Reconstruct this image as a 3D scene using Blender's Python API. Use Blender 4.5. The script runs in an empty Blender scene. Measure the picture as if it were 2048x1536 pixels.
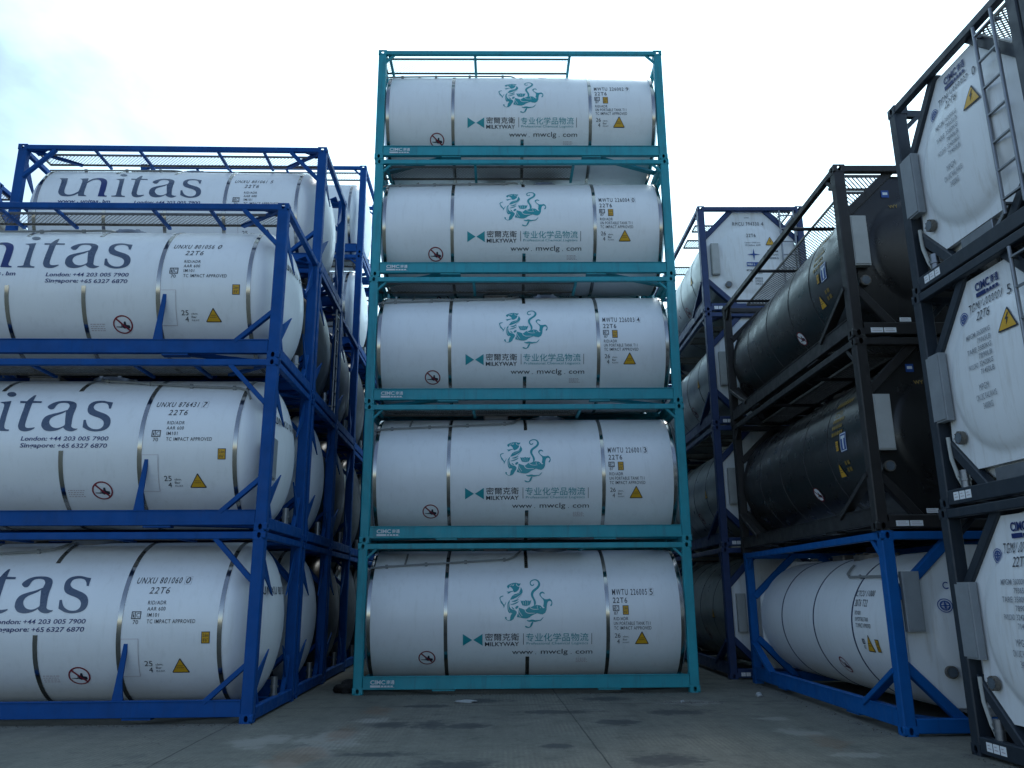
import bpy, bmesh, math, random
from mathutils import Vector, Matrix

random.seed(7)
PI = math.pi
SC = bpy.context.scene
COL = SC.collection

# ------------------------------------------------------------------ camera
cam = bpy.data.cameras.new("camera")
cam.sensor_width = 36.0
cam.lens = 28.236
cam.clip_start = 0.1
cam.clip_end = 3000
cob = bpy.data.objects.new("camera", cam)
COL.objects.link(cob)
yaw, pitch, roll = 0.0131, 0.2549, 0.0068
fw = Vector((math.sin(yaw) * math.cos(pitch), math.cos(yaw) * math.cos(pitch), math.sin(pitch)))
rt = Vector((math.cos(yaw), -math.sin(yaw), 0))
dn = fw.cross(rt)
r2 = math.cos(roll) * rt + math.sin(roll) * dn
d2 = -math.sin(roll) * rt + math.cos(roll) * dn
cob.matrix_world = Matrix(((r2.x, -d2.x, -fw.x, -0.4252), (r2.y, -d2.y, -fw.y, -14.8478),
                           (r2.z, -d2.z, -fw.z, 1.6946), (0, 0, 0, 1)))
SC.camera = cob

# ------------------------------------------------------------------ sky and sun
SUN_EL, SUN_AZ = math.radians(52), math.radians(22)      # azimuth clockwise from +Y
world = bpy.data.worlds.new("World")
SC.world = world
world.use_nodes = True
wn, wl = world.node_tree.nodes, world.node_tree.links
wn.clear()


def N(tree, typ, **kw):
    n = tree.nodes.new(typ)
    for k, v in kw.items():
        setattr(n, k, v)
    return n


def math_node(tree, op, a, b=None, c=None):
    n = tree.nodes.new('ShaderNodeMath')
    n.operation = op
    for i, v in enumerate((a, b, c)):
        if v is None:
            continue
        if isinstance(v, (int, float)):
            n.inputs[i].default_value = v
        else:
            tree.links.new(v, n.inputs[i])
    return n.outputs[0]


wt = world.node_tree
tc = N(wt, 'ShaderNodeTexCoord')
sky = N(wt, 'ShaderNodeTexSky', sky_type='NISHITA', sun_disc=False)
sky.sun_elevation, sky.sun_rotation = SUN_EL, SUN_AZ
sky.air_density, sky.dust_density, sky.ozone_density = 1.0, 1.3, 0.8
sep = N(wt, 'ShaderNodeSeparateXYZ')
wl.new(tc.outputs['Generated'], sep.inputs[0])
den = math_node(wt, 'ADD', math_node(wt, 'MAXIMUM', sep.outputs[2], 0.0), 0.35)
cmb = N(wt, 'ShaderNodeCombineXYZ')
wl.new(math_node(wt, 'DIVIDE', sep.outputs[0], den), cmb.inputs[0])
wl.new(math_node(wt, 'DIVIDE', sep.outputs[1], den), cmb.inputs[1])
noi = N(wt, 'ShaderNodeTexNoise')
noi.inputs['Scale'].default_value = 1.7
noi.inputs['Detail'].default_value = 7
noi.inputs['Roughness'].default_value = 0.55
noi.inputs['Distortion'].default_value = 0.4
wl.new(cmb.outputs[0], noi.inputs['Vector'])
dot = N(wt, 'ShaderNodeVectorMath', operation='DOT_PRODUCT')
wl.new(tc.outputs['Generated'], dot.inputs[0])
dv = Vector((0.42, 0.80, 0.42)).normalized()
dot.inputs[1].default_value = dv
cov = math_node(wt, 'ADD', noi.outputs[0], math_node(wt, 'MULTIPLY', dot.outputs['Value'], 0.34))
mr = N(wt, 'ShaderNodeMapRange', interpolation_type='SMOOTHSTEP')
mr.inputs['From Min'].default_value = 0.48
mr.inputs['From Max'].default_value = 0.80
wl.new(cov, mr.inputs['Value'])
glow = math_node(wt, 'POWER', math_node(wt, 'MAXIMUM', dot.outputs['Value'], 0.0), 2.0)
lum = math_node(wt, 'ADD', math_node(wt, 'MULTIPLY', glow, 6.5), 4.7)
cc = N(wt, 'ShaderNodeVectorMath', operation='SCALE')
cc.inputs[0].default_value = (0.68, 0.99, 1.17)
wl.new(lum, cc.inputs['Scale'])
mix = N(wt, 'ShaderNodeMix', data_type='RGBA')
wl.new(mr.outputs[0], mix.inputs['Factor'])
wl.new(sky.outputs[0], mix.inputs['A'])
wl.new(cc.outputs[0], mix.inputs['B'])
bg = N(wt, 'ShaderNodeBackground')
bg.inputs['Strength'].default_value = 0.15
wl.new(mix.outputs['Result'], bg.inputs['Color'])
wo = N(wt, 'ShaderNodeOutputWorld')
wl.new(bg.outputs[0], wo.inputs[0])

sl = bpy.data.lights.new("sun", 'SUN')
sl.energy = 0.5
sl.angle = math.radians(14)
sl.color = (1.0, 0.96, 0.9)
so = bpy.data.objects.new("sun", sl)
COL.objects.link(so)
sdir = Vector((math.sin(SUN_AZ) * math.cos(SUN_EL), math.cos(SUN_AZ) * math.cos(SUN_EL), math.sin(SUN_EL)))
so.rotation_euler = (-sdir).to_track_quat('-Z', 'Y').to_euler()
so.location = sdir * 60

SC.view_settings.view_transform = 'Standard'
SC.view_settings.look = 'None'
SC.view_settings.gamma = 1.0
SC.view_settings.exposure = 0.68
SC.render.film_transparent = False
SC.cycles.max_bounces = 8
SC.cycles.caustics_reflective = False
SC.cycles.caustics_refractive = False

# ------------------------------------------------------------------ materials


def new_mat(name):
    m = bpy.data.materials.new(name)
    m.use_nodes = True
    t = m.node_tree
    b = t.nodes['Principled BSDF']
    return m, t, b


def noise(t, scale, detail=4, rough=0.55, mapping=None, coord='Object', vary=True):
    tcn = t.nodes.new('ShaderNodeTexCoord')
    out = tcn.outputs[coord]
    if coord == 'Object' and vary:
        oi = t.nodes.new('ShaderNodeObjectInfo')
        ad = t.nodes.new('ShaderNodeVectorMath')
        ad.operation = 'ADD'
        t.links.new(out, ad.inputs[0])
        t.links.new(math_node(t, 'MULTIPLY', oi.outputs['Random'], 53.0), ad.inputs[1])
        out = ad.outputs[0]
    if mapping:
        mp = t.nodes.new('ShaderNodeMapping')
        mp.inputs['Scale'].default_value = mapping
        t.links.new(out, mp.inputs['Vector'])
        out = mp.outputs[0]
    n = t.nodes.new('ShaderNodeTexNoise')
    n.inputs['Scale'].default_value = scale
    n.inputs['Detail'].default_value = detail
    n.inputs['Roughness'].default_value = rough
    t.links.new(out, n.inputs['Vector'])
    return n.outputs[0]


def ramp(t, fac, stops):
    r = t.nodes.new('ShaderNodeValToRGB')
    el = r.color_ramp.elements
    while len(el) > len(stops):
        el.remove(el[-1])
    while len(el) < len(stops):
        el.new(0.5)
    for e, (p, c) in zip(el, stops):
        e.position = p
        e.color = (*c, 1) if len(c) == 3 else c
    t.links.new(fac, r.inputs[0])
    return r.outputs[0]


def mul(c, k):
    return tuple(min(1, v * k) for v in c)


def paint(name, col, rough=0.45, var=0.12, scale=3.0, grime=None, metallic=0.0, bump=0.0, spec=0.5):
    m, t, b = new_mat(name)
    c = ramp(t, noise(t, scale, 5), [(0.3, mul(col, 1 - var)), (0.7, mul(col, 1 + var))])
    if grime:
        g = ramp(t, noise(t, 2.2, 6, 0.65, (5, 5, 0.6)), [(0.52, (0, 0, 0)), (0.75, (1, 1, 1))])
        mx = t.nodes.new('ShaderNodeMix')
        mx.data_type = 'RGBA'
        f = math_node(t, 'MULTIPLY', g, grime[1])
        t.links.new(f, mx.inputs['Factor'])
        t.links.new(c, mx.inputs['A'])
        mx.inputs['B'].default_value = (*grime[0], 1)
        c = mx.outputs['Result']
    t.links.new(c, b.inputs['Base Color'])
    b.inputs['Roughness'].default_value = rough
    rr = ramp(t, noise(t, scale * 2.3, 3), [(0.3, (rough * 0.8,) * 3), (0.7, (min(1, rough * 1.25),) * 3)])
    t.links.new(rr, b.inputs['Roughness'])
    b.inputs['Metallic'].default_value = metallic
    b.inputs['Specular IOR Level'].default_value = spec
    if bump:
        bp = t.nodes.new('ShaderNodeBump')
        bp.inputs['Strength'].default_value = 0.35
        bp.inputs['Distance'].default_value = bump
        t.links.new(noise(t, 2.0, 3, 0.5, (0.5, 1.6, 3.2)), bp.inputs['Height'])
        t.links.new(bp.outputs[0], b.inputs['Normal'])
    return m


M = {}
M['teal'] = paint('teal_paint', (0.011, 0.275, 0.335), 0.5, 0.10, grime=((0.03, 0.10, 0.12), 0.5))
M['blue'] = paint('blue_paint', (0.003, 0.066, 0.255), 0.55, 0.14, grime=((0.008, 0.05, 0.17), 0.5), spec=0.18)
M['navy'] = paint('navy_paint', (0.012, 0.035, 0.12), 0.5, 0.15, grime=((0.03, 0.04, 0.06), 0.5))
M['bright_blue'] = paint('bright_blue_paint', (0.003, 0.092, 0.31), 0.55, 0.12, grime=((0.008, 0.06, 0.19), 0.5), spec=0.18)
M['slate'] = paint('slate_paint', (0.014, 0.022, 0.033), 0.5, 0.15, grime=((0.05, 0.05, 0.05), 0.4))
M['brown'] = paint('brown_paint', (0.014, 0.012, 0.012), 0.5, 0.18, grime=((0.03, 0.024, 0.02), 0.4))
M['white'] = paint('white_tank_paint', (0.81, 0.83, 0.84), 0.36, 0.025, 1.4, grime=((0.50, 0.495, 0.47), 0.20), bump=0.007)
M['white_plate'] = paint('white_plate_paint', (0.76, 0.78, 0.79), 0.42, 0.03, 1.4, grime=((0.42, 0.38, 0.32), 0.40))
M['brown_tank'] = paint('brown_tank_paint', (0.013, 0.0125, 0.0125), 0.30, 0.15, 1.6, grime=((0.03, 0.027, 0.024), 0.4), bump=0.006)
M['grey_tank'] = paint('steel_clad', (0.26, 0.285, 0.275), 0.34, 0.12, 1.6, metallic=0.45, bump=0.006)
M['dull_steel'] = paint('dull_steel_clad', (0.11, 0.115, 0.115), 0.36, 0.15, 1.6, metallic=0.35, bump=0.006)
M['steel'] = paint('polished_steel', (0.36, 0.355, 0.34), 0.15, 0.06, 5, metallic=1.0)
M['galv'] = paint('galvanised_steel', (0.17, 0.155, 0.135), 0.5, 0.2, 8, metallic=0.5)
M['alu'] = paint('aluminium', (0.24, 0.25, 0.265), 0.38, 0.1, 6, metallic=0.8)
M['box_grey'] = paint('document_box_grey', (0.23, 0.25, 0.265), 0.5, 0.1, 4)
M['box_light'] = paint('document_box_light', (0.40, 0.41, 0.40), 0.5, 0.1, 4)
M['dark'] = paint('dark_fittings', (0.02, 0.02, 0.022), 0.6)
M['seam'] = paint('seam_dark', (0.05, 0.05, 0.052), 0.5)
M['ink'] = paint('black_lettering', (0.018, 0.022, 0.035), 0.5, 0.05)
M['ink_grey'] = paint('slate_lettering', (0.070, 0.098, 0.155), 0.28, 0.05)
M['ink_blue'] = paint('blue_lettering', (0.008, 0.025, 0.14), 0.35, 0.05)
M['ink_mid'] = paint('logo_blue', (0.01, 0.06, 0.26), 0.4, 0.05)
M['ink_teal'] = paint('teal_lettering', (0.011, 0.285, 0.325), 0.4, 0.06)
M['ink_pale'] = paint('pale_lettering', (0.62, 0.66, 0.68), 0.5, 0.05)
M['ink_faint'] = paint('faint_lettering', (0.50, 0.42, 0.44), 0.5, 0.05)
M['ochre'] = paint('ochre_lettering', (0.22, 0.14, 0.02), 0.5, 0.08)
M['amber'] = paint('amber_sign', (0.62, 0.34, 0.012), 0.45, 0.06)
M['red'] = paint('red_sign', (0.22, 0.016, 0.03), 0.45, 0.06)
M['film'] = paint('white_film', (0.79, 0.81, 0.82), 0.33, 0.02)
M['rubber'] = paint('rubber', (0.016, 0.015, 0.014), 0.8, 0.3, 10)
M['paper'] = paint('litter_pale', (0.32, 0.34, 0.34), 0.7, 0.2, 12)
M['grit'] = paint('grit', (0.085, 0.078, 0.065), 0.9, 0.4, 30)
M['rubble'] = paint('rubble', (0.16, 0.155, 0.14), 0.9, 0.3, 30)
M['glass'] = paint('port_glass', (0.10, 0.12, 0.14), 0.2, 0.2, 8)
M['pipe'] = paint('pipe_grey', (0.30, 0.31, 0.31), 0.45, 0.1, 6, metallic=0.3)
M['ink_soft'] = paint('faded_lettering', (0.22, 0.235, 0.26), 0.5, 0.12)
M['ink_navy'] = paint('dark_band_blue', (0.014, 0.026, 0.075), 0.45, 0.1)
M['hose'] = paint('pale_hose', (0.42, 0.43, 0.40), 0.5, 0.1)

# ------------------------------------------------------------------ mesh builder


class MB:
    def __init__(self):
        self.v, self.f, self.mi, self.sm = [], [], [], []

    def face(self, pts, mi=0, smooth=False):
        i = len(self.v)
        self.v += [tuple(p) for p in pts]
        self.f.append(tuple(range(i, i + len(pts))))
        self.mi.append(mi)
        self.sm.append(smooth)

    def grid(self, rows, mi=0, smooth=True, close=False):
        i0 = len(self.v)
        n = len(rows[0])
        for r in rows:
            self.v += [tuple(p) for p in r]
        for a in range(len(rows) - 1):
            for b in range(n if close else n - 1):
                c = (b + 1) % n
                self.f.append((i0 + a * n + b, i0 + a * n + c, i0 + (a + 1) * n + c, i0 + (a + 1) * n + b))
                self.mi.append(mi)
                self.sm.append(smooth)

    def beam(self, p0, p1, w, h, up=(0, 0, 1), ch=0.10, mi=0):
        p0, p1 = Vector(p0), Vector(p1)
        ax = (p1 - p0).normalized()
        up = Vector(up)
        if abs(ax.dot(up)) > 0.99:
            up = Vector((0, 1, 0))
        sd = ax.cross(up).normalized()
        u = sd.cross(ax)
        c = min(w, h) * ch
        a, b = w / 2, h / 2
        prof = [(-a + c, -b), (a - c, -b), (a, -b + c), (a, b - c), (a - c, b), (-a + c, b), (-a, b - c), (-a, -b + c)]
        r0 = [p0 + sd * x + u * y for x, y in prof]
        r1 = [p1 + sd * x + u * y for x, y in prof]
        self.grid([r0, r1], mi, False, True)
        self.face(r0[::-1], mi)
        self.face(r1, mi)

    def box(self, x0, x1, y0, y1, z0, z1, mi=0, ch=0.06):
        self.beam(((x0 + x1) / 2, (y0 + y1) / 2, z0), ((x0 + x1) / 2, (y0 + y1) / 2, z1), abs(x1 - x0), abs(y1 - y0), (0, 1, 0), ch, mi)

    def tube(self, pts, r, n=10, mi=0, cap=True):
        pts = [Vector(p) for p in pts]
        rows = []
        for i, p in enumerate(pts):
            d = (pts[min(i + 1, len(pts) - 1)] - pts[max(i - 1, 0)]).normalized()
            ref = Vector((0, 0, 1)) if abs(d.z) < 0.9 else Vector((1, 0, 0))
            s = d.cross(ref).normalized()
            u = s.cross(d)
            rows.append([p + (s * math.cos(2 * PI * k / n) + u * math.sin(2 * PI * k / n)) * r for k in range(n)])
        self.grid(rows, mi, True, True)
        if cap:
            self.face(rows[0][::-1], mi)
            self.face(rows[-1], mi)

    def lathe_x(self, prof, zc, n=96, mi=0, smooth=True):
        rows = []
        for x, r in prof:
            rows.append([(x, -r * math.cos(2 * PI * k / n), zc + r * math.sin(2 * PI * k / n)) for k in range(n)])
        self.grid(rows, mi, smooth, True)

    def disc(self, c, ax, r, th, n=20, mi=0):
        c, ax = Vector(c), Vector(ax).normalized()
        self.tube([c, c + ax * th], r, n, mi)

    def mesh(self, name, mats):
        me = bpy.data.meshes.new(name)
        me.from_pydata(self.v, [], self.f)
        for m in mats if isinstance(mats, (list, tuple)) else [mats]:
            me.materials.append(m)
        me.polygons.foreach_set('material_index', self.mi)
        me.polygons.foreach_set('use_smooth', self.sm)
        bm = bmesh.new()
        bm.from_mesh(me)
        bmesh.ops.remove_doubles(bm, verts=bm.verts, dist=0.0004)
        bmesh.ops.recalc_face_normals(bm, faces=bm.faces)
        bm.to_mesh(me)
        bm.free()
        me.set_sharp_from_angle(angle=math.radians(32))
        me.update()
        return me


def holed_face(mb, c, ux, uy, hw, hh, ex, ey, depth):
    """rectangle with an oval hole and a short inner lip; ux, uy span it"""
    c, ux, uy = Vector(c), Vector(ux), Vector(uy)
    nrm = ux.cross(uy)
    ang = sorted([2 * PI * k / 16 + 0.01 for k in range(16)] + [math.atan2(sy * hh, sx * hw) % (2 * PI) for sx in (1, -1) for sy in (1, -1)])
    ro, ri, rl = [], [], []
    for a in ang:
        ca, sa = math.cos(a), math.sin(a)
        k = min(hw / abs(ca) if abs(ca) > 1e-6 else 9, hh / abs(sa) if abs(sa) > 1e-6 else 9)
        ro.append(c + ux * ca * k + uy * sa * k)
        ri.append(c + ux * ca * ex + uy * sa * ey)
        rl.append(c + ux * ca * ex + uy * sa * ey - nrm * depth)
    mb.grid([ro, ri, rl], 0, False, True)


def casting_mesh(sx, sy, top, mat, name='corner_casting'):
    """hollow corner casting, outer corner at the origin, body towards (-sx,-sy, down or up)"""
    a, b, h = 0.178, 0.162, 0.118
    mb = MB()
    x0, x1 = 0, -sx * a
    y0, y1 = 0, -sy * b
    z0, z1 = (0, -h) if top else (0, h)
    cx, cy, cz = (x0 + x1) / 2, (y0 + y1) / 2, (z0 + z1) / 2
    X, Y, Z = Vector((1, 0, 0)), Vector((0, 1, 0)), Vector((0, 0, 1))
    # outward faces carry the holes
    holed_face(mb, (cx, y0, cz), X if sy < 0 else -X, Z, a / 2, h / 2, 0.028, 0.043, 0.014)
    holed_face(mb, (x0, cy, cz), Y if sx > 0 else -Y, Z, b / 2, h / 2, 0.028, 0.043, 0.014)
    holed_face(mb, (cx, cy, z0), X, Y if top else -Y, a / 2, b / 2, 0.058, 0.034, 0.014)
    mb.face([(x0, y1, z0), (x1, y1, z0), (x1, y1, z1), (x0, y1, z1)])
    mb.face([(x1, y0, z0), (x1, y1, z0), (x1, y1, z1), (x1, y0, z1)])
    mb.face([(x0, y0, z1), (x1, y0, z1), (x1, y1, z1), (x0, y1, z1)])
    return mb.mesh(name, mat)


# ------------------------------------------------------------------ lettering and flat shapes laid on a surface
class Surf:
    """maps flat (s, v) lettering coordinates, s to the right as read, onto a surface of the container"""

    def __init__(self, kind, R=1.19, zc=1.31, x=2.9, e=0.004, cx=2.5, depth=0.5):
        self.k, self.R, self.zc, self.x, self.e, self.cx, self.d = kind, R, zc, x, e, cx, depth
        self.flat = kind == 'end'

    def p(self, s, v, e=0.0):
        e += self.e
        if self.k == 'side':                    # cylinder flank on the -Y side, v is arc length above mid height
            a = v / self.R
            return (s, -(self.R + e) * math.cos(a), self.zc + (self.R + e) * math.sin(a))
        if self.k == 'end':                     # flat plate on the +X end, s along +Y, v height above the container's foot
            return (self.x + e, s, v)
        if self.k == 'rail':                    # flat front face on the -Y side
            return (s, self.x - e, v)
        r = math.hypot(s, v - self.zc)          # dished head on the +X end
        q = max(0.0, 1 - (r / self.R) ** 2)
        return (self.cx + self.d * math.sqrt(q) + e, s, v)


_text_cache = {}


def text_tris(txt, bold=0.0, shear=0.0, sp=1.0):
    key = (txt, bold, shear, sp)
    if key not in _text_cache:
        cu = bpy.data.curves.new('lettering', 'FONT')
        cu.body = txt
        cu.size = 1.0
        cu.offset = bold
        cu.shear = shear
        cu.space_character = sp
        cu.resolution_u = 3
        cu.fill_mode = 'FRONT'
        ob = bpy.data.objects.new('lettering', cu)
        COL.objects.link(ob)
        dg = bpy.context.evaluated_depsgraph_get()
        me = bpy.data.meshes.new_from_object(ob.evaluated_get(dg))
        vs = [(v.co.x, v.co.y) for v in me.vertices]
        fs = [tuple(p.vertices) for p in me.polygons]
        bpy.data.objects.remove(ob)
        bpy.data.curves.remove(cu)
        bpy.data.meshes.remove(me)
        _text_cache[key] = (vs, fs)
    return _text_cache[key]


class Decal:
    def __init__(self, surf):
        self.s = surf
        self.bm = bmesh.new()
        self.off = []

    def _add(self, vs, fs, mi, e):
        nv = [self.bm.verts.new((x, y, e)) for x, y in vs]
        for f in fs:
            try:
                fc = self.bm.faces.new([nv[i] for i in f])
                fc.material_index = mi
            except ValueError:
                pass

    def text(self, txt, s0, s1, v0, v1, mi=0, bold=0.0, shear=0.0, e=0.0, ref=None, sp=1.0):
        """fit the text into the box; ref gives another string whose height sets the scale (for strings with no tall letters)"""
        vs, fs = text_tris(txt, bold, shear, sp)
        if not vs:
            return
        xs = [v[0] for v in vs]
        ys = [v[1] for v in vs]
        y0, y1 = min(ys), max(ys)
        if ref:
            rv = text_tris(ref, bold, shear)[0]
            y0, y1 = min(v[1] for v in rv), max(v[1] for v in rv)
        kx = (s1 - s0) / (max(xs) - min(xs))
        ky = (v1 - v0) / (y1 - y0)
        self._add([(s0 + (x - min(xs)) * kx, v0 + (y - y0) * ky) for x, y in vs], fs, mi, e)

    def rect(self, s0, s1, v0, v1, mi=0, e=0.0):
        self._add([(s0, v0), (s1, v0), (s1, v1), (s0, v1)], [(0, 1, 2, 3)], mi, e)

    def frame(self, s0, s1, v0, v1, w, mi=0, e=0.0):
        self.rect(s0, s1, v0, v0 + w, mi, e)
        self.rect(s0, s1, v1 - w, v1, mi, e)
        self.rect(s0, s0 + w, v0 + w, v1 - w, mi, e)
        self.rect(s1 - w, s1, v0 + w, v1 - w, mi, e)

    def poly(self, pts, mi=0, e=0.0, holes=()):
        b2 = bmesh.new()
        edges = []
        for loop in (pts,) + tuple(holes):
            vs = [b2.verts.new((x, y, 0)) for x, y in loop]
            edges += [b2.edges.new((vs[i], vs[(i + 1) % len(vs)])) for i in range(len(vs))]
        bmesh.ops.triangle_fill(b2, edges=edges, use_beauty=True, use_dissolve=False, normal=(0, 0, 1))
        b2.verts.index_update()
        self._add([(v.co.x, v.co.y) for v in b2.verts], [tuple(v.index for v in f.verts) for f in b2.faces], mi, e)
        b2.free()

    def ribbon(self, pts, mi=0, e=0.0):
        P = []
        for i in range(len(pts) - 1):
            p0, p1, p2, p3 = pts[max(i - 1, 0)], pts[i], pts[i + 1], pts[min(i + 2, len(pts) - 1)]
            for k in range(4):
                t = k / 4
                P.append(tuple(0.5 * (2 * b + (c - a) * t + (2 * a - 5 * b + 4 * c - d) * t * t + (-a + 3 * b - 3 * c + d) * t ** 3) for a, b, c, d in zip(p0, p1, p2, p3)))
        P.append(pts[-1])
        L, Rr = [], []
        for i, (x, y, w) in enumerate(P):
            a, b = P[max(i - 1, 0)], P[min(i + 1, len(P) - 1)]
            dx, dy = b[0] - a[0], b[1] - a[1]
            l = math.hypot(dx, dy) or 1
            L.append((x - dy / l * w / 2, y + dx / l * w / 2))
            Rr.append((x + dy / l * w / 2, y - dx / l * w / 2))
        n = len(P)
        self._add(L + Rr, [(i, i + 1, n + i + 1, n + i) for i in range(n - 1)], mi, e)

    def ring(self, c, r0, r1, mi=0, e=0.0, n=28, a0=0.0, a1=2 * PI):
        vs = []
        for k in range(n + 1):
            a = a0 + (a1 - a0) * k / n
            vs += [(c[0] + math.cos(a) * r0, c[1] + math.sin(a) * r0), (c[0] + math.cos(a) * r1, c[1] + math.sin(a) * r1)]
        self._add(vs, [(2 * k, 2 * k + 1, 2 * k + 3, 2 * k + 2) for k in range(n)], mi, e)

    def mesh(self, name, mats):
        bm = self.bm
        if self.s.k == 'side':
            ys = [v.co.y for v in bm.verts]
            y = math.floor(min(ys) / 0.07) * 0.07
            while y < max(ys):
                bmesh.ops.bisect_plane(bm, geom=list(bm.verts) + list(bm.edges) + list(bm.faces), plane_co=(0, y, 0), plane_no=(0, 1, 0), dist=1e-5)
                y += 0.07
        elif self.s.k != 'rail' and not self.s.flat:
            for ax in (0, 1):
                ys = [v.co[ax] for v in bm.verts]
                y = math.floor(min(ys) / 0.05) * 0.05
                no = (1, 0, 0) if ax == 0 else (0, 1, 0)
                while y < max(ys):
                    bmesh.ops.bisect_plane(bm, geom=list(bm.verts) + list(bm.edges) + list(bm.faces), plane_co=(y, y, 0), plane_no=no, dist=1e-5)
                    y += 0.05
        for v in bm.verts:
            v.co = self.s.p(v.co.x, v.co.y, v.co.z)
        me = bpy.data.meshes.new(name)
        bm.normal_update()
        bm.to_mesh(me)
        bm.free()
        for m in mats if isinstance(mats, (list, tuple)) else [mats]:
            me.materials.append(m)
        return me


def smooth_loop(pts, n=4):
    """closed outline through the points; points flagged with a third item are sharp corners"""
    out = []
    L = len(pts)
    for i in range(L):
        p1, p2 = pts[i], pts[(i + 1) % L]
        p0 = p1 if len(p1) > 2 else pts[i - 1]
        p3 = p2 if len(p2) > 2 else pts[(i + 2) % L]
        for k in range(n):
            t = k / n
            out.append(tuple(0.5 * (2 * b + (c - a) * t + (2 * a - 5 * b + 4 * c - d) * t * t + (-a + 3 * b - 3 * c + d) * t ** 3)
                             for a, b, c, d in zip(p0[:2], p1[:2], p2[:2], p3[:2])))
    return out


def round_tri(c, half, h, r=0.025):
    pts = [(c[0] - half, c[1] - h / 2), (c[0] + half, c[1] - h / 2), (c[0], c[1] + h / 2)]
    out = []
    for i in range(3):
        p, a, b = Vector(pts[i]), Vector(pts[i - 1]), Vector(pts[(i + 1) % 3])
        q0 = p + (a - p).normalized() * r
        q1 = p + (b - p).normalized() * r
        for k in range(4):
            t = k / 3
            out.append(tuple((1 - t) ** 2 * q0 + 2 * t * (1 - t) * p + t * t * q1))
    return out


def warn_triangle(surf, c, half, h, bolt=False, lines=True):
    d = Decal(surf)
    d.poly(round_tri(c, half, h), 0)
    d.poly(round_tri((c[0], c[1] - h * 0.03), half * 0.84, h * 0.82, 0.015), 1, 0.003)
    if bolt:
        x, y = c
        k = h / 0.28
        d.poly([(x + 0.012 * k, y + 0.06 * k), (x - 0.028 * k, y - 0.015 * k), (x - 0.004 * k, y - 0.012 * k), (x - 0.014 * k, y - 0.09 * k),
                (x + 0.026 * k, y + 0.002 * k), (x + 0.004 * k, y + 0.002 * k), (x + 0.026 * k, y + 0.06 * k)], 0, 0.006)
    elif lines:
        for q, w in ((0.0, 0.34), (-0.13, 0.42)):
            for j in range(4):
                a = c[0] - half * w + j * half * w / 2
                d.rect(a, a + half * w * 0.38, c[1] + h * q - 0.009, c[1] + h * q, 0, 0.004)
    return d.mesh('warning_triangle', [M['ink'], M['amber']])


def forklift_sign(surf, c, r, white=False):
    d = Decal(surf)
    x, y = c
    k = r / 0.15
    if white:
        d.ring(c, 0.0, r * 0.97, 2, 0.0)
    for pl in ([(-0.105, -0.03), (-0.03, -0.03), (-0.03, 0.02), (-0.022, 0.02), (-0.022, -0.05), (-0.105, -0.04)],
               [(-0.02, -0.045), (-0.015, 0.0), (0.01, 0.008), (0.02, 0.05), (0.045, 0.05), (0.05, 0.0), (0.1, -0.012), (0.105, -0.05), (0.075, -0.068), (0.05, -0.05), (0.02, -0.066)]):
        d.poly([(x + a * k, y + b * k) for a, b in pl], 0, 0.001)
    d.ring(c, r * 0.86, r, 1, 0.002)
    q = r * 0.66
    w = r * 0.06
    d._add([(x - q - w, y + q - w), (x - q + w, y + q + w), (x + q + w, y - q + w), (x + q - w, y - q - w)], [(0, 1, 2, 3)], 1, 0.003)
    return d.mesh('forklift_sign', [M['ink'], M['red'], M['film']])

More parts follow.
